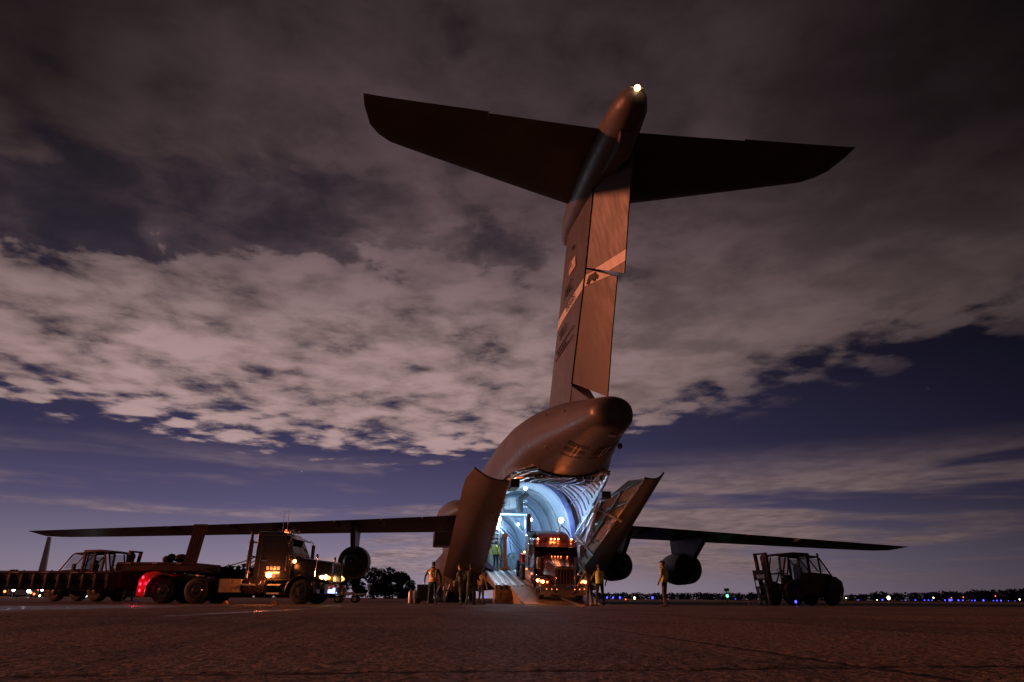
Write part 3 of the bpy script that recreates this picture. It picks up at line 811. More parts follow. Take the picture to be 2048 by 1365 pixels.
# loadmaster platform, ladder mast and ducts seen in the roof of the hold
pf = MB(); pf.box((26.8, -.35, 5.62), (28.2, 2.2, 5.74)); pf.box((27.6, .35, 5.75), (28.1, 1.45, 6.95)); pf.box((27.5, 1.62, 5.75), (28.1, 2.1, 6.9))
pl = pf.build('crew_platform', 'liner', AC, bev=.02)
pf = MB()
for z_ in (6.2, 6.65):
    pf.tube([(26.85, -.3, z_), (26.85, 2.15, z_)], .025, 6); pf.tube([(26.85, -.3, z_), (28.1, -.3, z_)], .025, 6)
for y_ in (-.3, .3, .95, 1.6, 2.15): pf.tube([(26.85, y_, 5.74), (26.85, y_, 6.65)], .025, 6)
pf.build('platform_rail', 'steel', pl)
for y_, s in ((.2, -1), (1.5, 1)):
    pf = MB(); pf.tube([(26.7, y_ + s * .5, 7.1), (26.7, y_ + s * .35, 6.95), (26.7, y_ + s * .05, 6.75), (26.7, y_, 6.4), (26.7, y_, 5.8)], .19, 10); pf.build('air_duct', 'plastic', pl, ang=50)
pf = MB()
for y_ in (1.55, 2.15): pf.beam((27.4, y_, 2.0), (27.4, y_, 5.62), .09)
pf.beam((27.4, -.25, 2.), (27.4, -.25, 5.62), .08)
for i in range(14):
    z_ = 2.2 + i * .25; pf.beam((27.4, 1.55, z_), (27.4, 2.15, z_), .05); pf.beam((27.4, 1.55, z_), (27.4, 2.15, z_ + .25), .03)
pf.beam((27.4, -.25, 4.4), (27.4, .9, 5.6), .06)
pf.build('ladder_mast', 'steel', pl)
# hold lamps
for (u, y, z, e, col, r) in ((26.2, 1.72, 5.28, 430, (.66, .85, 1.), .16), (26.4, -.50, 5.30, 90, (.36, .60, 1.), .10), (24.0, -2.05, 5.05, 260, (.30, .45, 1.), .17), (26.6, .35, 5.0, 50, (.4, 1., .8), .08), (40., .6, 6.7, 600, (.36, .60, 1.), .15), (50., -.6, 6.6, 900, (.36, .60, 1.), .15), (34., 1.6, 6.5, 300, (.36, .60, 1.), .12)):
    k = MB(); k.ball((u, y, z), r, 12); k.build('hold_lamp', 'e_white', AC)
    lamp('hold_light', AC, (u - .3, y * .93, z), e * .72, col, .15)
lamp('vault_fill', AC, (20.6, 0.9, 5.9), 80, (.42, .62, 1.), .25)  # fill light added for the vault, no lamp hangs there
k = MB(); k.ball((20.6, .9, 6.5), .10, 10); k.build('hold_lamp', 'e_white', AC)  # bulb added to go with the vault fill

# ------------------------------------------------------------------ wheels and tractors
def wheel(parent, c, side, r=.52, w=.28, dual=False, rimm='rimm', name='wheel'):
    """side = +1/-1: which way the outer face looks along y"""
    x, y, z = c; o = MB(); W2 = w * (2.15 if dual else 1.)
    prof = [(0, r * .56), (0, r * .80), (.02, r * .93), (.05, r), (w - .05, r), (w - .02, r * .93), (w, r * .80)]
    if dual: prof += [(w * 1.15, r * .80), (w * 1.17, r * .93), (w * 1.2, r), (W2 - .05, r), (W2 - .02, r * .93), (W2, r * .8)]
    prof += [(W2, r * .5), (0, r * .5)]
    o.lathe((x, y, z), (0, -side, 0), prof, 28)
    wl = o.build(name, 'rubber', parent, ang=30)
    m = MB(); dep = .02 if not dual else .10
    m.lathe((x, y + side * .004, z), (0, -side, 0), [(0.0, r * .60), (-.015, r * .58), (-.01, r * .53), (dep, r * .50), (dep, r * .32), (-.03, r * .30), (-.05, r * .16), (-.09, r * .13), (-.10, .01)], 24)
    for i in range(10):
        a = 2 * PI * i / 10; m.cyl((x + r * .40 * math.cos(a), y - side * dep, z + r * .40 * math.sin(a)), (x + r * .40 * math.cos(a), y + side * (.045 - dep * .4), z + r * .40 * math.sin(a)), .022, n=6)
    m.build('rim', rimm, wl, ang=30)
    return wl

def arcpts(cx, cz, r, a0, a1, n):
    return [(cx + r * math.cos(R(a0 + (a1 - a0) * i / n)), cz + r * math.sin(R(a0 + (a1 - a0) * i / n))) for i in range(n + 1)]

def tractor(root, paint, wb=5.75, sleeper=True, roof=3.05, hoodw=.52, nose=1.15, tan_=.67):
    """conventional truck tractor, x forward, origin on the ground under the front axle"""
    cf, cr = -.95, (-3.75 if sleeper else -2.75)
    f = MB()
    for y in (-.42, .42): f.box((-wb - 1.5, y - .05, .72), (nose - .2, y + .05, 1.0))
    for x in (-wb - 1.45, -wb, -4.2, -2.4, .3): f.box((x - .06, -.37, .76), (x + .06, .37, .94))
    f.box((-wb - .9, -.45, 1.003), (-wb + .7, .45, 1.12)); fr = f.build('frame', 'ribdark', root, bev=.01)
    f = MB(); f.lathe((-wb - .1, 0, 1.125), (0, 0, 1), [(0, .2), (0, .46), (.06, .46), (.07, .2)], 20); f.build('fifth_wheel', 'steel', fr)
    for sd in (1, -1):
        wheel(root, (0, sd * 1.17, .52), sd, .52, .30, False)
        for x in (-wb + tan_, -wb - tan_): wheel(root, (x, sd * 1.20, .52), sd, .52, .27, True)
        # front fender
        o = arcpts(0, .50, .68, -8, 188, 16); i_ = arcpts(0, .50, .60, 188, -8, 16)
        m = MB(); m.prism(o + i_, sd * .66, sd * 1.24); m.box((.45, min(sd * .6, sd * 1.2), .62), (.86, max(sd * .6, sd * 1.2), .86))
        m.build('fender', paint, root, bev=.03)
        # fuel tank, step, battery box
        m = MB(); m.cyl((-1.55, sd * .95, .72), (-2.45, sd * .95, .72), .33, n=24)
        for x in (-1.75, -2.2): m.cyl((x - .03, sd * .95, .72), (x + .03, sd * .95, .72), .345, n=24)
        m.build('fuel_tank', 'alum' if sleeper else 'rimm', root, bev=.02)
        m = MB(); m.box((-3.55, min(sd * .62, sd * 1.2), .46), (-2.6, max(sd * .62, sd * 1.2), 1.0)); m.box((-3.08, min(sd * 1.2, sd * 1.215), .48), (-3.06, max(sd * 1.2, sd * 1.215), .98)); m.build('tool_box', 'alum' if sleeper else 'tan', root, bev=.02)
        m = MB(); m.box((-1.45, min(sd * .7, sd * 1.2), .40), (-.9, max(sd * .7, sd * 1.2), .46)); m.box((-1.45, min(sd * .7, sd * 1.14), .74), (-.9, max(sd * .7, sd * 1.14), .80)); m.build('step', 'alum', root)
        # exhaust stack
        m = MB(); xe = cr - .16; m.cyl((xe, sd * .98, .9), (xe, sd * .98, roof - .02), .065); m.cyl((xe, sd * .98, 1.5), (xe, sd * .98, 2.6), .105, n=16)
        m.tube([(xe, sd * .98, roof - .05), (xe - .02, sd * .98, roof + .06), (xe - .10, sd * .98, roof + .14)], .066); m.build('exhaust_stack', 'chrome' if sleeper else 'rimm', root, ang=40)
        # mirror
        m = MB(); m.box((-1.02, min(sd * 1.28, sd * 1.50), 1.95), (-.92, max(sd * 1.28, sd * 1.50), 2.55)); m.tube([(-1.0, sd * 1.0, 2.7), (-.98, sd * 1.36, 2.66), (-.98, sd * 1.38, 1.8), (-1.0, sd * 1.02, 1.72)], .022, 6)
        m.build('mirror', 'chrome' if sleeper else 'rimm', root, bev=.03)
    # hood
    m = MB(); rr = []
    for x, w, zt in ((cf + .02, .86, 2.02), (-.4, .74, 1.93), (.3, .62, 1.83), (nose - .12, hoodw, 1.74), (nose - .02, hoodw - .03, 1.66)):
        rr.append([V(x, w, .86), V(x, w, zt - .16), V(x, w - .06, zt - .05), V(x, w - .2, zt), V(x, -w + .2, zt), V(x, -w + .06, zt - .05), V(x, -w, zt - .16), V(x, -w, .86)])
    m.loft(rr); hd = m.build('hood', paint, root, ang=30)
    for sd in (1, -1): m = MB(); m.cyl((-.75, sd * .93, 1.35), (-.75, sd * .93, 1.95), .15, n=16); m.build('air_cleaner', 'chrome' if sleeper else 'rimm', hd)
    # grille
    m = MB(); gx = nose - .01
    for (a, c) in (((-hoodw, .84), (hoodw, .90)), ((-hoodw, 1.62), (hoodw, 1.70))): m.box((gx - .05, a[0], a[1]), (gx + .04, c[0], c[1]))
    for y in (-hoodw, hoodw - .06): m.box((gx - .05, y, .9), (gx + .04, y + .06, 1.62))
    gr = m.build('grille', 'chrome', root, bev=.015)
    m = MB()
    for i in range(6): m.box((gx - .03, -hoodw + .12 + i * (2 * hoodw - .24) / 5 - .016, .9), (gx + .015, -hoodw + .12 + i * (2 * hoodw - .24) / 5 + .016, 1.62))
    m.build('grille_bar', 'chrome', gr)
    m = MB(); m.box((gx - .06, -hoodw + .06, .9), (gx - .035, hoodw - .06, 1.62)); m.build('radiator', 'ribdark', gr)
    # bumper
    m = MB(); m.loft([[V(nose + .22 - .10 * abs(y) ** 3, y, .42), V(nose + .24 - .10 * abs(y) ** 3, y, .60), V(nose + .22 - .10 * abs(y) ** 3, y, .80), V(nose + .10 - .10 * abs(y) ** 3, y, .80), V(nose + .10 - .10 * abs(y) ** 3, y, .42)] for y in (-1.22, -1.0, -.6, 0, .6, 1.0, 1.22)])
    bu = m.build('bumper', 'chrome', root, ang=40)
    for y in (-.5, .5): m = MB(); m.box((nose + .225, y - .07, .52), (nose + .27, y + .07, .68)); m.build('tow_eye', 'ribdark', bu)
    # cab
    m = MB(); cw = 1.17 if sleeper else 1.06
    prof = [(cf, .92), (cf, 1.98), (cf - .02, 2.02), (cf - .42, roof - .12), (cf - .55, roof), (-2.5, roof + .03), (-2.62, roof), (-2.62, .92)]
    m.loft([[V(x, y, z if abs(y) < cw - .02 else z - (.03 if z > 2.5 else 0)) for x, z in prof] for y in (-cw, -cw + .08, cw - .08, cw)])
    cab = m.build('cab', paint, root, bev=.03)
    if sleeper:
        m = MB(); m.loft([[V(x, -1.20, .95), V(x, 1.20, .95), V(x, 1.20, zt - .25), V(x, .9, zt), V(x, -.9, zt), V(x, -1.20, zt - .25)] for x, zt in ((-2.63, roof + .12), (-2.9, roof + .26), (cr, roof + .26))])
        m.build('sleeper', paint, root, bev=.03)
        m = MB(); m.loft([[V(x, y, z) for x, z in ((-1.7, roof + .02), (-1.9, roof + .18), (-2.6, roof + .30), (-2.6, roof + .02))] for y in (-.85, .85)]); m.build('roof_cap', paint, root, bev=.03)
    # windscreen halves, side windows, doors
    a, c_ = V(cf - .045, 0, 2.07), V(cf - .385, 0, roof - .17); d = (c_ - a).normalized(); n_ = V(d.z, 0, -d.x)
    for y0, y1 in ((-cw + .13, -.03), (.03, cw - .13)):
        m = MB(); m.loft([[p + n_ * k for p in (V(a.x, y0, a.z), V(a.x, y1, a.z), V(c_.x, y1, c_.z), V(c_.x, y0, c_.z))] for k in (.004, .022)]); m.build('windscreen', 'glass', cab)
    for sd in (1, -1):
        m = MB(); m.prism([(cf - .18, 2.0), (cf - .50, roof - .22), (-2.25, roof - .22), (-2.25, 2.0)], sd * (cw + .002), sd * (cw + .016)); m.build('side_window', 'glass', cab)
        m = MB()
        pl = [(cf - .06, .98), (cf - .06, 1.94), (cf - .44, roof - .14), (-2.38, roof - .14), (-2.38, .98)]
        for p, q in zip(pl, pl[1:] + pl[:1]): m.beam((p[0], sd * (cw + .006), p[1]), (q[0], sd * (cw + .006), q[1]), .022, .022)
        dr = m.build('door', 'ribdark', cab)
        m = MB(); m.box((-2.28, min(sd * cw, sd * (cw + .05)), 1.72), (-2.08, max(sd * cw, sd * (cw + .05)), 1.78)); m.build('handle', 'chrome', dr)
    m = MB(); m.loft([[V(x, y, z) for x, z in ((cf - .36, roof - .14), (cf - .02, roof - .30), (cf - .03, roof - .33), (cf - .38, roof - .18))] for y in (-cw + .04, -.5, 0, .5, cw - .04)]); m.build('sun_visor', paint, cab)
    for y in (-.35, .35): m = MB(); m.lathe((-1.75, y, roof + .10), (1, 0, 0), [(0, .03), (.25, .04), (.42, .09), (.42, .01)], 10); m.build('air_horn', 'chrome', cab)
    return cab

# ------------------------------------------------------------------ the truck driving down the ramp
tp = aw(15.95, -.05, .27)
T1 = thing('tractor_truck', 'dark red long-nosed truck tractor with amber lamps coming down the aircraft ramp', 'truck', tp, (0, R(10.6), PI + ROTA))
cab1 = tractor(T1, 'maroon', roof=2.74)
for y in (-.92, -.20, 0, .20, .92):
    m = MB(); m.ball((-1.44, y, 2.79), .046, 10, sc=(1.2, 1, .8)); m.build('marker_light', 'e_amber', T1)
for y in (-.42, -.2, .0, .2, .62):
    m = MB(); m.ball((-.55, y * .8, 2.0), .03, 8); m.build('marker_light', 'e_amber2', T1)
for sd in (1, -1):
    m = MB(); m.box((.70, sd * 1.0 - .26, .86), (.95, sd * 1.0 + .26, 1.12)); hl = m.build('headlight', 'maroon', T1, bev=.04)
    m = MB(); m.ball((.965, sd * 1.08, .99), .075, 12, sc=(.5, 1, 1)); m.build('lens', 'e_amber', hl)
    m = MB(); m.ball((.965, sd * .86, .97), .05, 12, sc=(.5, 1, 1)); m.build('turn_lens', 'e_amber2', hl)
    m = MB(); m.ball((.55, sd * 1.27, .98), .07, 10); m.build('marker_light', 'e_amber', T1)
    for x in (-1.3, -2.9): m = MB(); m.ball((x, sd * 1.24, 1.02), .045, 8); m.build('marker_light', 'e_amber2', T1)
    m = MB(); m.box((-5.0, min(sd * .8, sd * 1.3), 1.16), (-4.2, max(sd * .8, sd * 1.3), 1.62)); m.build('mud_guard', 'redplate', T1, bev=.03)
    m = MB(); m.ball((-4.5, sd * 1.1, 1.72), .055, 8); m.build('marker_light', 'e_amber', T1)
m = MB(); m.tube([(-2.2, .45, 2.95), (-2.2, .45, 3.32), (-2.25, .55, 3.42), (-2.3, .85, 3.2), (-2.3, 1.05, 2.9)], .035, 8); m.build('grab_rail', 'ribdark', T1)
m = MB(); m.cyl((-4.15, -.95, 1.1), (-4.15, -.95, 3.9), .12, n=14); m.build('lift_cylinder', 'ribdark', T1)
for y in (-.95, -.7, -.45, .45, .7, .95):  # row along the bumper added for more amber light
    m = MB(); m.ball((1.36 - .10 * abs(y) ** 3, y, .70), .028, 8); m.build('marker_light', 'e_amber2', T1)
lamp('roof_fill', T1, (-1.2, 0, 3.25), 85, (1., .22, .06), .20)  # added fill without a fixture, reddens the cab and the tail cone
for sd in (1, -1): lamp('head_lamp', T1, (1.45, sd * 1.12, .95), 36, (1., .28, .08), .10)

# ------------------------------------------------------------------ the dark recovery tractor and its low-loader on the left
SH = .42
TL = thing('tractor_truck', 'black day-cab truck tractor side-on with glowing yellow headlamp, hitched to the flat trailer', 'truck', (-8.80, 31.2, 0), (0, 0, R(-4)))
cab2 = tractor(TL, 'black', wb=5.3, sleeper=False, roof=2.95, hoodw=.62, nose=1.15, tan_=.74)
cab2.location.x = SH
for o in TL.children:
    if o.name.split('.')[0] in ('mirror', 'exhaust_stack'): o.location.x = SH
for sd in (1, -1):
    m = MB(); m.box((.72, sd * .92 - .3, .92), (1.02, sd * .92 + .3, 1.22)); hl = m.build('headlight', 'black', TL, bev=.06)
    m = MB(); m.ball((.90, sd * 1.08, 1.08), .17, 14, sc=(1.15, 1, .85)); m.build('lens', 'e_head', hl)
    m = MB(); m.ball((1.10, sd * .98, 1.06), .10, 12, sc=(1, 1, .8)); m.build('turn_lens', 'e_amber2', hl)
    m = MB(); m.ball((-.40, sd * 1.13, 1.72), .075, 12); m.build('marker_light', 'e_amber', TL)
    m = MB(); m.ball((-1.40, sd * 1.28, 1.16), .12, 12); m.build('step_light', 'e_amber', TL)
    m = MB(); m.box((-2.55, min(sd * 1.0, sd * 1.30), .74), (-1.95, max(sd * 1.0, sd * 1.30), .80)); m.build('step', 'alum', TL)
    m = MB(); m.box((-2.36, min(sd * 1.2, sd * 1.24), .74), (-2.0, max(sd * 1.2, sd * 1.24), .80)); m.build('side_light_bar', 'e_red', TL)
    m = MB(); m.tube([(.55, sd * 1.15, 1.1), (.62, sd * 1.2, 1.75), (.60, sd * 1.2, 1.8)], .016, 6); m.ball((.60, sd * 1.2, 1.92), .09, 10, sc=(.7, .7, 1.25)); m.build('hood_mirror', 'chrome', TL)
    q_ = arcpts(-6.04, .52, .72, 95, 180, 8)
    m = MB(); m.prism(q_ + [(-6.76, .26), (-7.12, .30), (-7.10, .95), (-6.85, 1.24), (-6.4, 1.30)], sd * 1.255, sd * 1.275); qp = m.build('quarter_panel', 'red', TL)
    for x, z in ((-6.93, 1.05), (-7.0, .78), (-6.98, .52)): m = MB(); m.ball((x, sd * 1.285, z), .045, 8, sc=(1, .5, 1.3)); m.build('tail_lamp', 'e_red', qp)
    # rear quarter fender with the tail lamp's red put into its colour
    o = arcpts(-6.04, .52, .72, 60, 180, 10); i_ = arcpts(-6.04, .52, .66, 180, 60, 10)
    m = MB(); m.prism(o + [(-6.76, .28), (-6.70, .28)] + i_, sd * .62, sd * 1.25); rf = m.build('rear_fender', 'red', TL, bev=.01)
    m = MB(); m.tube([(x, sd * 1.26, z) for x, z in arcpts(-6.04, .52, .70, 70, 180, 8) + [(-6.73, .34)]], .03, 6); m.build('fender_trim', 'chrome', rf)
m = MB(); m.cyl((-1.5, .3, 2.9), (-1.5, .3, 3.05), .10); m.ball((-1.5, .3, 3.08), .09, 10); m.build('beacon', 'e_amber2', TL)
m = MB(); m.cyl((-.9, -.6, 2.85), (-.9, -.6, 2.99), .06); m.ball((-.9, -.6, 3.01), .06, 8); m.build('beacon', 'alum', TL)
for x, y in ((-1.35, -.5), (-.98, -.9)):
    m = MB(); m.tube([(x, y, 2.7), (x, y, 3.2), (x - .03, y, 3.95)], [.016, .012, .006], 6); m.build('antenna', 'ribdark', TL)
m = MB()
for i in range(4):
    m = MB(); m.box((1.24 + .02 * (i > 1), -1.15 + i * .28, .44), (1.36, -.98 + i * .28, .60 + .06 * (i % 2))); m.build('bumper_glint', 'e_bluerefl', TL, bev=.02)  # glowing blocks stand for blue light reflected in the bumper
m = MB()
for z in (1.25, 1.9, 2.5): m.box((-2.44, -1.0, z), (-2.38, 1.0, z + .06))
m.build('headache_rack', 'alum', TL)
m = MB()
for i in range(4): m.box((-1.63 + i * .16, -1.075, 1.38), (-1.52 + i * .16, -1.064, 1.52))
m.box((-1.68, -1.075, 1.22), (-1.03, -1.064, 1.30)); m.build('door_lettering', 'alum', TL)
for k, (dz, sag) in enumerate(((2.0, .10), (1.95, .28), (1.9, .42))):
    m = MB(); pts = []
    for i in range(10):
        c = i / 9; pts.append((-2.43 - 2.3 * c, -.2 + .18 * k, dz * (1 - c) + 1.42 * c - sag * 4 * c * (1 - c)))
    m.tube(pts, .022, 6); m.build('air_hose', 'rubber', TL)
lamp('head_lamp', TL, (1.35, -1.05, 1.05), 10, (1., .62, .25), .12)
hd_ = bpy.data.lights.new('head_beam', 'SPOT'); hd_.energy = 900; hd_.color = (1., .52, .26); hd_.spot_size = R(60); hd_.spot_blend = .8; hd_.shadow_soft_size = .15
ho = bpy.data.objects.new('head_beam', hd_); COL.objects.link(ho); ho.parent = TL; ho.location = (1.3, -1.05, 1.08); ho.rotation_euler = (0, R(-90), R(13))
lamp('step_lamp', TL, (-1.5, -1.6, 1.2), 70, (1., .26, .07), .08)
lamp('fender_lamp', TL, (-6.95, -1.62, .80), 6.5, (1., .02, .10), .06)
lamp('fender_marker', TL, (-.4, -1.32, 1.72), 5, (1., .26, .07), .06)

LB = thing('lowboy_trailer', 'long red-brown low-loader trailer with raised gooseneck behind the black tractor', 'trailer', (-14.2, 31.7, 0), (0, 0, R(-4)))
m = MB(); m.box((-2.9, -1.25, 1.32), (.55, 1.25, 1.66)); m.box((-2.9, -1.27, 1.58), (.6, -1.25, 1.68)); m.build('gooseneck', 'lowboy', LB, bev=.02)
m = MB(); m.box((-2.96, -1.25, .62), (-2.62, 1.25, 1.60)); m.build('neck_drop', 'lowboy', LB, bev=.02)
m = MB(); m.box((-13.5, -1.27, .92), (-2.96, 1.27, 1.30)); m.box((-13.5, -1.30, 1.2), (-2.96, -1.27, 1.31))
for i in range(19): m.box((-13.3 + i * .56, -1.315, .60), (-13.2 + i * .56, -1.27, 1.19))
m.box((-13.5, -1.0, .55), (-2.96, 1.0, .92)); m.build('deck', 'lowboy', LB, bev=.015)
m = MB()
for x in (-12.2, -10.6, -9.2, -7.6, -6.2, -4.9, -4.2): m.box((x, -1.325, 1.215), (x + .34, -1.316, 1.265))
for x in (-2.5, -1.3, -.2): m.box((x, -1.285, 1.60), (x + .22, -1.272, 1.65))
m.build('reflective_tape', 'tape', LB)
for x in (-12.9, -11.6): 
    for sd in (1, -1): wheel(LB, (x - 1.5, sd * 1.2, .46), sd, .46, .26, True, 'steel')
m = MB(); rr = []
for i in range(5): m.box((.05 + i * .115 - 0.0, -1.2, 1.66), (.135 + i * .115, -1.10, 3.2))
m.box((.03, -1.22, 3.2), (.60, -1.08, 3.28)); m.box((.03, -1.10, 1.66), (.60, -1.07, 3.2))
for v in range(len(m.v)):
    x, y, z = m.v[v]; m.v[v] = (x + (z - 1.66) * .14, y, z)
m.build('loading_ramp', 'lowboy', LB)
m = MB(); random.seed(3)
for i in range(9): m.ball((-1.15 + i * .13 + random.uniform(-.05, .05), random.uniform(-.6, -.2), 1.80 + random.uniform(-.02, .12)), random.uniform(.14, .22), 10, sc=(1, 1.3, .9))
tag(m.build('tarpaulin_heap', 'cloth', None), 'lumpy black tarpaulin heap lying on the trailer gooseneck', 'tarpaulin').matrix_world = Matrix.Translation((-14.2, 31.7, 0)) @ Matrix.Rotation(R(-4), 4, 'Z')

# ------------------------------------------------------------------ forklifts
def forklift(root):
    m = MB(); m.box((-3.0, -.75, .55), (.7, .75, 1.08)); m.prism([(-3.3, .45), (-3.45, .8), (-3.40, 1.25), (-3.0, 1.5), (-2.6, 1.5), (-2.6, .45)], -.95, .95); body = m.build('chassis', 'fork', root, bev=.05)
    m = MB(); m.prism([(-1.55, 1.05), (-1.55, 1.72), (-2.7, 1.66), (-3.1, 1.48), (-3.2, 1.05)], -.72, .72); m.build('engine_hood', 'fork', root, bev=.06)
    for sd in (1, -1):
        wheel(root, (0, sd * 1.02, .56), sd, .56, .40, False, 'fork'); wheel(root, (-2.6, sd * .98, .50), sd, .50, .34, False, 'fork')
        o = arcpts(0, .56, .70, 20, 170, 10); i_ = arcpts(0, .56, .64, 170, 20, 10)
        m = MB(); m.prism(o + i_, sd * .62, sd * 1.04); m.build('fender', 'fork', root)
        m = MB(); m.box((.42, sd * .8 - .08, 1.35), (.56, sd * .8 + .08, 1.55)); hl = m.build('work_light', 'ribdark', root); m = MB(); m.box((.56, sd * .8 - .06, 1.37), (.575, sd * .8 + .06, 1.53)); m.build('lens', 'tape', hl)
    # cab frame
    m = MB(); P_ = [(.45, 1.08), (.42, 1.62), (.12, 2.50), (0, 2.62)]
    for sd in (1, -1):
        y = sd * .74
        m.tube([(x, y, z) for x, z in P_], .05, 8); m.tube([(-.12, y, 2.55), (.28, y, 1.15)], .04, 8)
        m.beam((-.72, y, 1.08), (-.72, y, 2.56), .12, .07); m.beam((-1.42, y, 1.05), (-1.36, y, 2.56), .12, .09)
        m.tube([(-1.4, y, 2.56), (-2.0, y, 2.54), (-2.2, y, 2.45), (-2.95, y * .95, 1.50)], .045, 8)
        m.tube([(-1.42, y, 2.45), (-2.0, y, 1.75)], .035, 8)
        m.beam((.45, y, 1.1), (-1.42, y, 1.1), .08); m.beam((.40, y, 1.62), (.15, y, 1.62), .05)
    for x, z in ((.42, 1.62), (.02, 2.60), (-.72, 2.58), (-1.38, 2.56), (-2.1, 2.52), (-2.95, 1.5)): m.tube([(x, -.74, z), (x, .74, z)], .04, 8)
    cabm = m.build('cab_frame', 'fork', root)
    m = MB(); m.loft([[V(x, y, z) for x, z in ((.32, 2.58), (.25, 2.66), (-.4, 2.74), (-1.45, 2.72), (-1.5, 2.56), (-.4, 2.62))] for y in (-.82, .82)]); m.build('roof', 'fork', root, bev=.03)
    m = MB(); m.panel([(.43, -.68, 1.2), (.43, .68, 1.2), (.08, .68, 2.5), (.08, -.68, 2.5)], .012); m.build('windscreen', 'pane', cabm)
    for sd in (1, -1):
        m = MB(); m.panel([(-1.46, sd * .72, 1.72), (-2.6, sd * .72, 1.72), (-2.15, sd * .72, 2.42), (-1.46, sd * .72, 2.46)], .012); m.build('side_window', 'pane', cabm)
    for sd in (1, -1):
        m = MB(); m.panel([(-.72, sd * .735, 1.1), (-1.42, sd * .735, 1.1), (-1.42, sd * .735, 1.62), (-.72, sd * .735, 1.62)], .03); m.build('door', 'fork', cabm)
        m = MB(); m.panel([(-.74, sd * .72, 1.64), (-1.40, sd * .72, 1.64), (-1.36, sd * .72, 2.5), (-.74, sd * .72, 2.5)], .012); m.build('door_window', 'pane', cabm)
        m = MB(); m.panel([(.40, sd * .73, 1.12), (.05, sd * .73, 1.12), (.10, sd * .73, 1.5), (.40, sd * .73, 1.6)], .02); m.build('cowl_panel', 'fork', cabm)
    m = MB(); m.panel([(-1.44, -.66, 1.3), (-1.44, .66, 1.3), (-1.40, .66, 2.46), (-1.40, -.66, 2.46)], .012); m.build('rear_window', 'pane', cabm)
    m = MB(); m.box((-1.25, -.3, 1.15), (-.65, .3, 1.34)); m.box((-1.35, -.28, 1.34), (-1.18, .28, 2.0)); m.box((-1.33, -.16, 2.02), (-1.2, .16, 2.2)); m.build('seat', 'plastic', root, bev=.04)
    m = MB(); m.tube([(.3, 0, 1.2), (.0, 0, 1.75)], .04, 8)
    st = [(-.02 + .14 * math.cos(a) * .55, .20 * math.sin(a), 1.77 + .19 * math.cos(a) * .72) for a in [2 * PI * i / 14 for i in range(15)]]
    m.tube(st, .022, 6); m.build('steering_wheel', 'plastic', root)
    m = MB(); m.cyl((-2.35, .55, 1.6), (-2.28, .55, 2.74), .055); m.build('exhaust_pipe', 'ribdark', root)
    m = MB(); m.box((-1.98, -.86, 1.68), (-1.84, -.70, 1.98)); m.tube([(-1.9, -.74, 1.68), (-1.9, -.74, 1.3)], .02, 6); m.build('mirror', 'plastic', root)
    # mast (leans forward), carriage, forks
    lean = Matrix.Translation((.95, 0, .25)) @ Matrix.Rotation(R(6), 4, 'Y')
    m = MB()
    for sd in (1, -1):
        m.box((-.09, sd * .42 - .06, 0), (.09, sd * .42 + .06, 2.42), 0, lean); m.box((.02, sd * .30 - .045, .05), (.14, sd * .30 + .045, 2.46), 0, lean)
    m.box((-.08, -.48, 2.36), (.10, .48, 2.46), 0, lean); m.box((-.07, -.4, 1.2), (.02, .4, 1.3), 0, lean); m.box((-.07, -.4, .1), (.02, .4, .22), 0, lean)
    mast = m.build('mast', 'fork', root, bev=.01)
    m = MB(); m.cyl(lean @ V(-.02, 0, .1), lean @ V(-.02, 0, 2.1), .06); m.build('lift_cylinder', 'forkgold', mast)
    m = MB(); m.lathe(lean @ V(-.22, -.1, 2.12), (0, 1, 0), [(0, .05), (0, .22), (.2, .22), (.2, .05)], 18); m.build('hose_reel', 'plastic', mast)
    m = MB()
    for z in (.18, .62): m.box((.16, -.62, z), (.26, .62, z + .12), 0, lean)
    for y in (-.62, -.3, .0, .3, .58): m.box((.18, y, .2), (.23, y + .05, 1.55), 0, lean)
    m.box((.17, -.64, 1.05), (.22, .64, 1.58), 0, lean); car = m.build('carriage', 'fork', root, bev=.01)
    m = MB(); m.box((.222, -.35, 1.16), (.232, .25, 1.34), 0, lean); m.build('data_plate', 'white', car)
    for y in (-.42, .30):
        m = MB(); m.box((.27, y, -.12), (.33, y + .13, .75), 0, lean); m.box((.27, y, -.17), (1.3, y + .13, -.12), 0, lean); m.build('fork_arm', 'steel', root)

FK = thing('forklift', 'dark rough-terrain forklift with glazed cab parked under the starboard wing, mast to the left', 'forklift', (14.9, 39.0, 0), (0, 0, PI + R(20)), 'forklifts parked on the apron')
forklift(FK)
FK2 = copy_tree(FK); FK2['label'] = 'dark rough-terrain forklift standing behind the flat trailer, cab showing above its deck'
FK2.location = (-22.55, 40., 0); FK2.rotation_euler = (0, 0, R(-10))

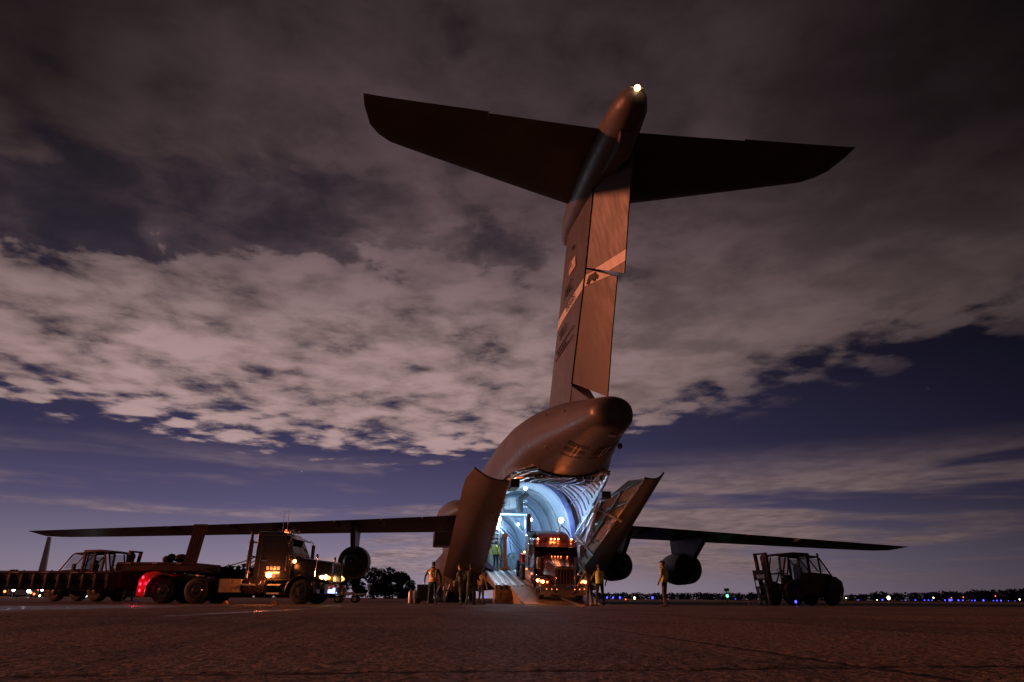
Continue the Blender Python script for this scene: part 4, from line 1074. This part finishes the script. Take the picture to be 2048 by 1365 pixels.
# ------------------------------------------------------------------ people
def person(label, px, py, yaw, pz=0., h=1.76, top='jack', legs='trou', vest=None, lean=0., stance=.10, stride=.0, arms=((.10, .0, .0), (.10, .0, .0)), cap=True, headyaw=0., bend=0.):
    """standing figure: one remeshed body; local +y is the way it faces; arms = (out, forward, elbow lift) for right, left"""
    root = thing('person', label, 'person', (px, py, pz), (0, 0, yaw))
    k = h / 1.76; mb = MB(); seg = []
    def limb(p, q, r0, r1, kind, n=10):
        p, q = V(*p), V(*q); d = (q - p)
        mb.lathe(p, d, [(-r0 * .7, r0 * .5), (0, r0), (d.length * .5, (r0 + r1) / 2 * 1.03), (d.length, r1), (d.length + r1 * .7, r1 * .5)], n); seg.append((p, q, (r0 + r1) / 2, kind))
    def tors(z, cy, a, b_): return [V(a * math.cos(2 * PI * i / 16), cy + b_ * math.sin(2 * PI * i / 16), z) for i in range(16)]
    def ly(z): return lean * max(0, z - .95) + bend * max(0, z - 1.0) ** 1.5
    TS = [(.84, .150, .105), (.95, .172, .118), (1.06, .160, .108), (1.20, .172, .115), (1.34, .190, .120), (1.43, .185, .105), (1.48, .110, .080), (1.52, .062, .062)]
    dz = -bend * .18
    mb.loft([tors(z + (dz * max(0, z - .95) / .6), ly(z), a, b_) for z, a, b_ in TS])
    seg.append((V(0, 0, .86), V(0, 0, .95), .15, legs)); seg.append((V(0, ly(1.0), 1.04), V(0, ly(1.42), 1.40 + dz), .17, top))
    for sd, st in ((1, stride), (-1, -stride)):
        hip, kn, an = (sd * .095, 0, .90), (sd * (.095 + stance * .4), st * .55 + .03, .49), (sd * (.09 + stance), st, .09)
        limb(hip, kn, .092, .062, legs); limb(kn, an, .060, .044, legs)
        f0, f1 = V(an[0], an[1] - .05, .055), V(an[0] + sd * .02, an[1] + .15, .04)
        limb(f0, f1, .052, .040, 'boot'); seg.append((V(an[0], an[1], .16), V(an[0], an[1], .05), .05, 'boot'))
    for sd, (ao, af, el) in ((1, arms[0]), (-1, arms[1])):
        sh = V(sd * .195, ly(1.42), 1.42 + dz); eb = sh + V(sd * (.04 + ao), af * .5 - .02, -.27); d2 = V(sd * (ao * .2 - el * .12), .06 + af * .5 + el * .18, -.25 + el * .30).normalized() * .25
        wr = eb + d2
        limb(sh, eb, .056, .044, top); limb(eb, wr, .042, .032, top)
        hd = d2.normalized(); pal = wr + hd * .085
        limb(wr + hd * .02, pal, .030, .036, 'skinp', 8)
        side = hd.cross(V(sd, .2, 0)).normalized()
        for fi, L in enumerate((.062, .074, .070, .054)):
            b0 = pal + side * (fi - 1.5) * .021; t1 = b0 + hd * L * .55 + V(-sd * .006, 0, 0); t2 = t1 + (hd + V(-sd * .45, 0, 0)).normalized() * L * .5
            limb(b0, t1, .0105, .0095, 'skinp', 6); limb(t1, t2, .0095, .0085, 'skinp', 6)
        th = wr + hd * .035; limb(th - side * .025, th - side * .055 + hd * .045, .013, .010, 'skinp', 6)
    nz = 1.52 + dz; hy = ly(1.52) + .02 + bend * .10; hc = V(0, hy + .01, 1.645 + dz)
    limb((0, ly(1.46), 1.45 + dz), (0, hy, nz + .05), .058, .052, 'skinp')
    ch, sh_ = math.cos(headyaw), math.sin(headyaw)
    def hp(x, y, z): return V(hc.x + x * ch - y * sh_, hc.y + x * sh_ + y * ch, hc.z + z)
    rr = []
    for z, a, b_, oy in ((-.118, .030, .035, .045), (-.10, .048, .055, .030), (-.06, .064, .082, .012), (-.01, .072, .094, .0), (.04, .076, .098, -.004), (.085, .064, .082, -.006), (.115, .030, .040, -.006)):
        rr.append([hp(a * math.cos(2 * PI * i / 16), oy + b_ * math.sin(2 * PI * i / 16), z) for i in range(16)])
    mb.loft(rr); seg.append((hp(0, 0, -.06), hp(0, 0, .06), .09, 'skinp'))
    mb.loft([[hp(x, y, z) for x, y, z in q] for q in ([(-.010, .085, .015), (.010, .085, .015), (.010, .080, .02), (-.010, .080, .02)], [(-.016, .118, -.03), (.016, .118, -.03), (.014, .080, -.035), (-.014, .080, -.035)])])   # nose
    for sd in (1, -1): mb.ball(hp(sd * .078, -.005, -.005), .024, 8, sc=(.5, .8, 1.3))
    # grow one continuous body
    me = bpy.data.meshes.new('tmp'); me.from_pydata([tuple(V(*v) * k) for v in mb.v], [], mb.f)
    bm = bmesh.new(); bm.from_mesh(me); bmesh.ops.recalc_face_normals(bm, faces=bm.faces); bm.to_mesh(me); bm.free()
    to = bpy.data.objects.new('tmp', me); COL.objects.link(to)
    rm = to.modifiers.new('r', 'REMESH'); rm.mode = 'VOXEL'; rm.voxel_size = .0105
    smd = to.modifiers.new('s', 'SMOOTH'); smd.factor = .4; smd.iterations = 2
    dg = bpy.context.evaluated_depsgraph_get(); dg.update()
    bme = bpy.data.meshes.new_from_object(to.evaluated_get(dg))
    bpy.data.objects.remove(to); bpy.data.meshes.remove(me)
    kinds = [top, legs, 'skinp', 'boot']; bme.materials.clear()
    for q in kinds: bme.materials.append(M[q])
    def dist(p, a, c):
        d = c - a; t_ = max(0, min(1, (p - a).dot(d) / max(1e-9, d.length_squared))); return (p - a - d * t_).length
    seg_ = [(a * k, c * k, r * k, q) for a, c, r, q in seg]
    idx = []
    for pl in bme.polygons:
        q = min(seg_, key=lambda s_: dist(pl.center, s_[0], s_[1]) - s_[2])[3]; idx.append(kinds.index(q))
    bme.polygons.foreach_set('material_index', idx); bme.polygons.foreach_set('use_smooth', [True] * len(idx)); bme.name = 'body'
    bo = bpy.data.objects.new('body', bme); COL.objects.link(bo); bo.parent = root
    # eyes and mouth, hair, cap, vest
    m = MB()
    for sd in (1, -1): m.ball(hp(sd * .030, .085, .005) * k, .011 * k, 8)
    m.loft([[p * k for p in (hp(-.025, .094, -.062), hp(.025, .094, -.062), hp(.02, .098, -.068), hp(-.02, .098, -.068))], [p * k for p in (hp(-.025, .085, -.062), hp(.025, .085, -.062), hp(.02, .085, -.068), hp(-.02, .085, -.068))]])
    m.build('face', 'hair', bo)
    m = MB(); rr = []
    for z, a, b_, oy in ((-.055, .066, .060, -.036), (-.02, .078, .080, -.022), (.03, .082, .098, -.010), (.07, .076, .092, -.008), (.10, .056, .070, -.006), (.125, .02, .03, -.006)):
        rr.append([hp(a * math.cos(2 * PI * i / 16), oy + b_ * math.sin(2 * PI * i / 16), z) * k for i in range(16)])
    m.loft(rr); m.build('hair', 'hair', root, ang=60)
    if cap:
        m = MB(); rr = []
        for z, a in ((.045, 1.0), (.08, .97), (.115, .74), (.132, .25)): rr.append([hp(.088 * a * math.cos(2 * PI * i / 16), -.002 + .108 * a * math.sin(2 * PI * i / 16), z) * k for i in range(16)])
        m.loft(rr); m.loft([[hp(x, y, z) * k for x, y in ((-.065, .08), (-.05, .165), (.05, .165), (.065, .08))] for z in (.045, .057)]); m.build('cap', 'boot' if cap == 2 else 'hair', root, ang=50)
    if vest:
        VS = [(.93, .190, .136), (1.02, .184, .132), (1.06, .182, .130), (1.10, .182, .131), (1.20, .190, .136), (1.26, .196, .138), (1.30, .200, .139), (1.40, .196, .130), (1.455, .150, .104), (1.475, .095, .085)]
        m = MB()
        for i in range(len(VS) - 1):
            a, c = VS[i], VS[i + 1]
            m.loft([[p * k for p in tors(q[0] + (dz * max(0, q[0] - .95) / .6), ly(q[0]), q[1] + .012, q[2] + .014)] for q in (a, c)], caps=False, m=1 if i in (2, 5) else 0)
        for sd in (1, -1):
            m.box(*[tuple(c_ * k for c_ in v) for v in ((min(sd * .075, sd * .115), ly(1.3) - .158, 1.10), (max(sd * .075, sd * .115), ly(1.3) - .146, 1.42 + dz))], 1)
        m.build('vest', [vest, 'refl'], root, ang=60)
    return root

def look(x, y): return math.atan2(-x, y)      # yaw for a figure whose front is +y
person('worker in orange vest standing with his back to us left of the grey cargo door', -3.45, 31.4, R(8), h=1.80, top='jack', legs='dark', vest='vesto', stance=.07, cap=False)
person('crew member in camouflage reaching forward with one arm beside the ramp support', -2.28, 32.6, R(70), h=1.74, top='trou', legs='trou', arms=((.08, .35, .3), (.10, .1, .0)), lean=.10, stride=.10)
person('crew member in dark jacket facing the ramp, close beside the camouflaged one', -1.83, 32.2, R(-20), h=1.74, top='jack', legs='trou', arms=((.12, .2, .5), (.12, .2, .5)), stance=.10)
person('shorter figure in tan jacket half hidden between crew and ramp support', -1.42, 34.0, R(-50), h=1.62, top='tanj', legs='dark', bend=.25)
pr = aw(25.3, 2.05, 2.03)
person('worker in bright yellow vest standing high on the lit cargo floor', pr.x, pr.y, R(-30), pz=2.03, h=1.72, top='vesty', legs='dark', vest='vesty', stance=.06)
person('guide in yellow tan jacket with dark trousers right of the truck, back turned', 4.02, 32.0, R(12), h=1.76, top='tanj', legs='dark', vest='vestg', stance=.09, arms=((.12, .1, .2), (.10, .25, .4)))
person('stooping guide in tan jacket leaning in beside the truck front wheel', 3.58, 32.2, R(30), h=1.70, top='tanj', legs='trou', lean=.18, bend=.35, arms=((.08, .2, .1), (.08, .25, .2)), stance=.06)
person('lone man in cap and yellow green vest looking left, apart from the others', 6.42, 29.6, R(62), h=1.80, top='tanj', legs='trou', vest='vestg', cap=2, stance=.05, arms=((.05, .05, .05), (.05, .08, .1)))

# ------------------------------------------------------------------ cargo inside the hold and gear by the ramp
def at(u, y, z=0): return aw(u, y, z)
c = thing('cargo_pallet', 'grey wrapped cargo pallet strapped inside the lit hold', 'pallet', at(33., 1.55, 2.03), (0, 0, ROTA))
m = MB(); m.box((-.9, -.8, 0), (.9, .8, .12)); m.build('pallet_base', 'wood', c)
m = MB(); m.loft([[V(x * s, y * s, z) for x, y in ((-.82, -.72), (.82, -.72), (.82, .72), (-.82, .72))] for z, s in ((.125, 1), (.7, 1.02), (1.1, .95), (1.25, .7))]); m.build('load', 'crate', c, bev=.08)
m = MB()
for x in (-.5, 0, .5): m.tube([(x, -.80, .13), (x, -.78, 1.05), (x, -.5, 1.26), (x, .5, 1.26), (x, .78, 1.05), (x, .80, .13)], .02, 5)
m.build('strap', 'ribdark', c)
c = thing('loader_crane', 'orange equipment frame with pale lattice arm behind the truck cab in the hold', 'crane', at(24.6, 1.55, 1.98), (0, 0, ROTA))
m = MB(); m.box((-.3, -.3, 0), (.3, .3, .16)); m.build('base', 'orange', c, bev=.02)
m = MB(); m.box((-.16, -.11, .16), (.16, .11, 2.05)); m.box((-.22, -.16, 1.9), (.2, .16, 2.2)); m.build('mast', 'orange', c, bev=.03)
m = MB()
for y in (-.12, .12):
    for z in (0, .22): m.beam((-.1, y, 2.2 + z), (-.2, y - 1.25, .75 + z), .045)
for i in range(7):
    q = i / 6; m.beam((-.1 - .1 * q, -.12 - 1.25 * q, 2.2 - 1.45 * q), (-.1 - .1 * q, .12 - 1.25 * q, 2.42 - 1.45 * q), .035)
m.build('lattice_arm', 'liner', c)
m = MB(); m.tube([(-.05, .1, 2.1), (-.1, .5, 1.2), (-.1, .3, .5)], .03, 6); m.build('hose', 'rubber', c)
for (u_, y_, sx, sz, lb) in ((37., -1.2, 1., 1.35, 'tall grey wrapped pallet deep in the hold behind the truck exhaust'), (43., 1.1, 1.05, 1.6, 'furthest grey wrapped pallet at the far end of the hold')):
    q = copy_tree(bpy.data.objects['cargo_pallet']); q.location = at(u_, y_, 2.03); q.scale = (sx, sx, sz); q['label'] = lb; q['group'] = 'wrapped pallets in the hold'
bpy.data.objects['cargo_pallet']['group'] = 'wrapped pallets in the hold'
c = thing('equipment_case', 'stack of dark transit cases against the port wall of the hold', 'case', at(30.8, 2.2, 2.03), (0, 0, ROTA))
for i in range(4): m = MB(); m.box((-.5, -.3, i * .42), (.5, .3, i * .42 + .40)); m.build('case', 'plastic' if i % 2 else 'crate', c, bev=.03)
c = thing('equipment_cart', 'teal topped equipment cart standing on the cargo floor near the yellow vest worker', 'cart', at(29.5, 1.9, 2.03), (0, 0, ROTA))
m = MB(); m.box((-.6, -.45, .25), (.6, .45, .95)); m.build('cabinet', 'crate', c, bev=.04)
m = MB(); m.box((-.62, -.47, .955), (.62, .47, 1.1)); m.build('lid', mat('teal paint', (.02, .30, .34), .4), c, bev=.03)
for x in (-.4, .4):
    for y in (-.4, .4): m = MB(); m.lathe((x, y - .04, .125), (0, 1, 0), [(0, .03), (0, .12), (.08, .12), (.08, .03)], 14); m.build('wheel', 'rubber', c)
c = thing('tow_bar', 'dark steel tow bar lying on the ramp toe in front of the truck', 'tow bar', at(14.55, -.35, .06), (0, R(9), PI + ROTA + R(20)))
m = MB(); m.tube([(-1.3, 0, .12), (.9, 0, .0)], .075, 8); m.tube([(-1.3, .0, .12), (-1.7, .4, .2)], .05, 8); m.tube([(-1.3, 0, .12), (-1.7, -.4, .2)], .05, 8); m.build('bar', 'ribdark', c)
m = MB(); m.lathe((1.0, 0, -.04), (0, 0, 1), [(0, .05), (0, .13), (.07, .13), (.07, .05)], 14); m.build('tow_ring', 'orange', c)
c = thing('generator_cabinet', 'black ribbed cabinet on small wheels left of the orange vest worker', 'cabinet', (-4.55, 38., 0), (0, 0, R(6)))
m = MB(); m.box((-.45, -.4, .14), (.45, .4, .95))
for i in range(5): m.box((-.38 + i * .17, -.425, .25), (-.32 + i * .17, -.402, .85))
m.build('housing', 'plastic', c, bev=.05)
for x in (-.35, .35): m = MB(); m.lathe((x, -.42, .14), (0, 1, 0), [(0, .03), (0, .14), (.1, .14), (.1, .03)], 14); m.build('wheel', 'rubber', c)
for i, (x, mm, lb) in enumerate(((-5.12, 'white', 'white gas bottle standing beside the black cabinet'), (-5.36, 'alum', 'grey gas bottle, leftmost by the black cabinet'))):
    c = thing('gas_bottle', lb, 'gas bottle', (x, 38.2, 0), group='gas bottles by the cabinet')
    m = MB(); m.lathe((0, 0, 0), (0, 0, 1), [(0, .10), (.02, .115), (.55, .115), (.62, .09), (.68, .04)], 16); m.build('cylinder', mm, c)
    m = MB(); m.cyl((0, 0, .67), (0, 0, .76), .03); m.build('valve', 'chrome', c)
c = thing('service_cart', 'low white two wheeled service cart just beyond the black truck nose', 'cart', (-9.35, 41.5, 0), (0, 0, R(3)))
m = MB(); m.box((-.75, -.4, .42), (.75, .4, .52)); m.tube([(.72, 0, .5), (.92, 0, .46), (.95, 0, .1)], .04, 8); m.box((-.6, -.35, .52), (.2, .35, .58)); m.build('bed', 'white', c, bev=.02)
for x in (-.62, .35):
    for y in (-.42, .42):
        m = MB(); m.lathe((x, y - .06, .2), (0, 1, 0), [(0, .09), (0, .2), (.12, .2), (.12, .09)], 18); w_ = m.build('wheel', 'rubber', c)
        m = MB(); m.lathe((x, y - .065, .2), (0, 1, 0), [(0, .02), (0, .12), (.02, .12), (.02, .02)], 16); m.build('rim', 'white', w_)
for i, (x, y, lb) in enumerate(((-11.75, 29.6, 'small yellow wheel chock by the black truck rear wheels'), (-9.75, 29.6, 'small yellow wheel chock near the black truck front wheel'), (12.55, 37.6, 'small yellow wheel chock under the forklift mast'))):
    m = MB(); m.loft([[V(-.09, yy, 0), V(.09, yy, 0), V(.05, yy, .07), V(-.02, yy, .16)] for yy in (-.12, .12)])
    o = m.build('wheel_chock', 'forkgold', None, bev=.01); o.location = (x, y, 0); tag(o, lb, 'chock', 'wheel chocks on the apron')

# ------------------------------------------------------------------ airfield lights (pixel bearings worked out to positions on the ground)
def bearing(px, Y): return ((px - 1024) / 1332.35) * (Y * math.cos(TH)) * 1.0
def airlight(px, Y, mt, r, label, hgt=.32, group='taxiway edge lights'):
    x = bearing(px, Y)
    t_ = thing('airfield_light', label, 'light', (x, Y, 0), (0, 0, 0), group)
    m = MB(); m.cyl((0, 0, 0), (0, 0, .03), r * .9, n=12); m.cyl((0, 0, .03), (0, 0, hgt - r * .6), r * .22, n=8); m.cyl((0, 0, hgt - r * .9), (0, 0, hgt - r * .5), r * .7, n=10); m.build('stem', 'ribdark', t_)
    m = MB(); m.ball((0, 0, hgt), r, 10, sc=(1, 1, 1.2)); m.build('lens', mt, t_)
    return t_
airlight(1594, 34.5, 'e_blue', .055, 'bright blue edge light on the apron in front of the forklift', .20)
lamp('edge_glow', bpy.data.objects['airfield_light'], (0, -.12, .22), 5, (.08, .10, 1.), .05)
FARB = 'blue taxiway light glowing low on the far airfield'
for px_, Y, r in ((968, 92, .10), (974, 98, .10), (1217, 95, .12), (1229, 95, .12), (1243, 90, .14), (1308, 85, .14), (1474, 150, .10), (1768, 190, .20), (1834, 230, .18), (1852, 240, .18), (1860, 240, .18), (1867, 250, .16), (1893, 240, .20), (1903, 180, .30), (1907, 160, .14), (1920, 240, .26), (1929, 240, .2), (1947, 260, .16), (1953, 260, .22), (1970, 220, .28), (1990, 260, .18), (1997, 255, .22), (2005, 260, .26), (1720, 300, .14), (1814, 300, .12), (2020, 330, .15), (2033, 330, .15)):
    airlight(px_, Y, 'e_blue', r * .85, FARB, .45, 'far blue taxiway lights')
for px_, Y, mt, r, hg, lb in ((1272, 90, 'e_yel', .17, .4, 'yellow green airfield light between blue ones right of the ramp'), (1781, 95, 'e_yel', .26, .6, 'brightest yellow white light, right of the forklift on the far field'), (1696, 75, 'e_yel', .07, .5, 'tiny pale light just right of the forklift rear wheel'),
        (1757, 150, 'e_yel', .10, .4, 'faint pale light left of the brightest yellow one'), (1871, 260, 'e_yel', .26, 1.3, 'yellow lamp raised above the blue lights near the treeline'), (2043, 260, 'e_yel', .26, .9, 'yellow light at the right edge of the photo'),
        (1907, 300, 'e_redf', .20, 1.5, 'red lamp above the brightest blue cluster, left of two'), (1931, 300, 'e_redf', .20, 1.7, 'red lamp above the blue cluster, right of two'), (1996, 300, 'e_redf', .22, 2.2, 'orange red lamp above the blue lights near the right edge'), (1254, 85, 'e_redf', .08, .25, 'tiny red light between blue and yellow green lights')):
    airlight(px_, Y, mt, r * .75, lb, hg, 'coloured airfield lamps')
sg_ = thing('signal_post', 'short dark post with a green lamp left of the forklift, far off', 'signal post', (bearing(1457, 70), 70, 0))
m = MB(); m.cyl((0, 0, 0), (0, 0, 1.1), .07); m.box((-.18, -.1, 1.05), (.28, .1, 1.32)); m.build('post', 'ribdark', sg_, bev=.02)
m = MB(); m.ball((0.02, -.12, .62), .13, 10); m.build('lens', 'e_grn', sg_)

# distant apron on the left: lamps, two parked vans, a jet tail
WL = [(27, 110, .20, 1.15, 'e_wf'), (58, 112, .24, 1.0, 'e_wf'), (76, 118, .15, 1.3, 'e_redf'), (84, 118, .18, 1.25, 'e_wf'), (92, 120, .13, 1.1, 'e_wf'), (82, 105, .12, .3, 'e_yel'), (97, 120, .15, .9, 'e_redf'), (103, 105, .16, .45, 'e_wf'), (110, 105, .26, .42, 'e_wf'), (63, 112, .16, .75, 'e_amber2'), (10, 130, .2, 1.0, 'e_amber2'), (145, 62, .06, .3, 'e_wf'), (174, 60, .10, .3, 'e_wf'), (70, 112, .14, .55, 'e_redf')]
WD = ['white lamp farthest left under the trailer deck', 'large white lamp, second bright one from the left edge', 'reddish lamp beside the large white one below the jet tail', 'white lamp on a tall stem right of the reddish lamp', 'small white lamp right of the tall white lamp', 'low pale yellow lamp under the dark van', 'small reddish lamp nearest the square white lamp', 'low white lamp touching the biggest right hand lamp', 'biggest low white lamp at the right end of the cluster', 'orange lamp under the large white lamp', 'dim orange lamp at the left edge of the photo', 'tiny white light under the trailer, left of two', 'tiny white light under the trailer, right of two', 'low red lamp in the middle of the cluster']
for (px_, Y, r, hg, mt), lb in zip(WL, WD): airlight(px_, Y, mt, r, lb, hg, 'lamps of the distant apron')
for px_, Y, lamp_e in ((-260, 205, 42000), (27, 109, 60), (58, 111, 80), (110, 104, 70)):  # first entry is an unseen light added to brighten the jet tail
    d = bpy.data.lights.new('apron_lamp_and_fill', 'POINT'); d.energy = lamp_e; d.color = (.85, .92, 1.); d.shadow_soft_size = .2
    o = bpy.data.objects.new('apron_lamp_and_fill', d); COL.objects.link(o); o.location = (bearing(px_, Y), Y - .5, 14. if px_ < 0 else 1.2)
def van(px_, Y, mt, yaw, label):
    c = thing('van', label, 'van', (bearing(px_, Y), Y, 0), (0, 0, yaw), 'vans on the distant apron')
    m = MB(); m.prism([(-2.4, .35), (-2.4, 1.9), (-2.2, 2.05), (.9, 2.05), (1.6, 1.25), (2.4, 1.05), (2.45, .35)], -.95, .95); bd = m.build('body', mt, c, bev=.08)
    m = MB(); m.panel([(.95, -.85, 2.0), (.95, .85, 2.0), (1.62, .85, 1.28), (1.62, -.85, 1.28)], -.02); m.build('windscreen', 'glass', bd)
    for sd in (1, -1):
        m = MB(); m.prism([(-.2, 1.25), (-.2, 1.85), (.85, 1.85), (1.4, 1.25)], sd * .952, sd * .965); m.build('side_window', 'glass', bd)
        for x in (-1.5, 1.5): m = MB(); m.lathe((x, sd * .93 - .1, .36), (0, 1, 0), [(0, .18), (0, .36), (.2, .36), (.2, .18)], 18); m.build('wheel', 'rubber', c)
van(52, 125, 'alum', R(10), 'pale van parked among the lamps on the distant apron')
van(88, 128, 'black', R(170), 'dark van parked right of the pale one, far left')
JT = thing('distant_jet', 'parked jet far off at the left with only its tall tail showing', 'aircraft', (bearing(97, 210), 210, 0), (0, 0, R(113)))
m = MB(); m.lathe((-16, 0, 3.6), (1, 0, 0), [(0, .2), (4, 1.4), (10, 1.9), (34, 1.9), (38, 1.2), (40, .2)], 24); m.build('fuselage', 'jet', JT, ang=50)
m = MB(); m.loft([[V(-8.5, .0, 5), V(-11, .45, 5), V(-15.5, .85, 4.4), V(-15.5, -.85, 4.4), V(-11, -.45, 5)], [V(-13.6, 0, 15.8), V(-14.4, .25, 15.8), V(-16.6, .4, 15.8), V(-16.6, -.4, 15.8), V(-14.4, -.25, 15.8)]]); m.build('tail_fin', 'jet', JT)
for sd in (1, -1):
    m = MB(); m.loft([[V(4, sd * 1.5, 3.2), V(-2, sd * 1.5, 3.2), V(-2, sd * 1.5, 2.9), V(4, sd * 1.5, 2.9)], [V(-4, sd * 16, 3.9), V(-6.4, sd * 16, 3.9), V(-6.4, sd * 16, 3.8), V(-4, sd * 16, 3.8)]]); m.build('wing', 'jet', JT)
    m = MB(); m.cyl((2, sd * 2.2, 0), (2, sd * 2.2, 3), .2); m.lathe((2, sd * 2.2 - .3, .5), (0, 1, 0), [(0, .2), (0, .5), (.6, .5), (.6, .2)], 14); m.build('gear', 'rubber', JT)

# ------------------------------------------------------------------ trees
def leafmass(mb, c, rx, ry, rz, n, sz):
    for _ in range(n):
        while True:
            a = [random.uniform(-1, 1) for _ in range(3)]
            q = sum(v * v for v in a)
            if .25 < q < 1: break
        p = V(c[0] + a[0] * rx, c[1] + a[1] * ry, c[2] + a[2] * rz)
        u = V(*[random.uniform(-1, 1) for _ in range(3)]).normalized(); w = u.orthogonal().normalized(); s = sz * random.uniform(.6, 1.4)
        mb.add([p - u * s, p + w * s * .7, p + u * s, p - w * s * .7], [(0, 1, 2, 3)])
def tree(x, y, h, w, label, n=420):
    t_ = thing('tree', label, 'tree', (x, y, 0), (0, 0, random.uniform(0, 6)), 'trees in the clump behind the wing')
    m = MB(); m.tube([(0, 0, 0), (.1, 0, h * .3), (-.1, .1, h * .62), (.1, .1, h * .85)], [h * .03, h * .024, h * .014, .03], 8)
    for i in range(5):
        a = i * 1.3; m.tube([(0, 0, h * (.3 + .06 * i)), (math.cos(a) * w * .3, math.sin(a) * w * .3, h * (.48 + .06 * i))], [h * .012, .03], 5)
    m.build('trunk', 'bark', t_)
    m = MB()
    for i in range(16):
        a = random.uniform(0, 2 * PI); r_ = random.uniform(0, .72) * w
        zz = random.uniform(.10, .86) * h; sh = 1.15 - abs(zz / h - .42) * 1.1
        leafmass(m, (math.cos(a) * r_ * sh, math.sin(a) * r_ * sh, zz), w * .36, w * .36, h * .15, n // 3, h * .036)
    m.build('crown', 'leaf', t_, normals=False)
random.seed(21)
TP = [(655, 232, 8.4, 4.2, 'dark tree, leftmost of the clump below the port engine'), (688, 236, 8.8, 4.4, 'dark rounded tree directly below the port engine'), (715, 230, 8.6, 4.4, 'dark bushy tree between engine and the tallest tree'), (748, 226, 9.6, 5.2, 'tallest dark tree of the clump, rising to a ragged point'),
      (772, 222, 9.3, 5.0, 'tall dark tree just right of the tallest one'), (798, 224, 8.6, 4.8, 'dark broad tree second from the right end of the clump'), (814, 226, 7.6, 3.6, 'dark tree at the right end of the clump, lowest crown')]
for px_, Y, h_, w_, lb in TP: tree(bearing(px_, Y), Y, h_, w_, lb)
def treeline(name, pts, Y, n):
    m = MB()
    for (p0, h0), (p1, h1) in zip(pts, pts[1:]):
        k_ = max(2, int(abs(p1 - p0) / 5))
        for i in range(k_):
            q = i / k_; hh = (h0 + (h1 - h0) * q) * random.uniform(.86, 1.12); x = bearing(p0 + (p1 - p0) * q, Y)
            yy = Y + random.uniform(-12, 12)
            leafmass(m, (x, yy, hh * .45), hh * .75, hh * .6, hh * .52, n, hh * .12)
            m.cyl((x, yy, 0), (x, yy, hh * .6), hh * .03, hh * .015, n=5)
    return tag(m.build(name, 'leaf2', None, normals=False), 'low dark line of trees along the far edge of the airfield', 'treeline', kind='stuff')
random.seed(5)
treeline('treeline', [(1180, 5.2), (1300, 5.0), (1440, 5.4), (1560, 5.2), (1690, 4.8), (1740, 5.4), (1775, 7.2), (1810, 6.0), (1880, 7.2), (1960, 8.2), (2060, 9.2), (2300, 10)], 560, 110)
treeline('treeline', [(-200, 15), (60, 14), (240, 14), (330, 16), (420, 17), (470, 19), (520, 16), (660, 18)], 420, 40)['label'] = 'dark low woods far behind the trailer and black truck'
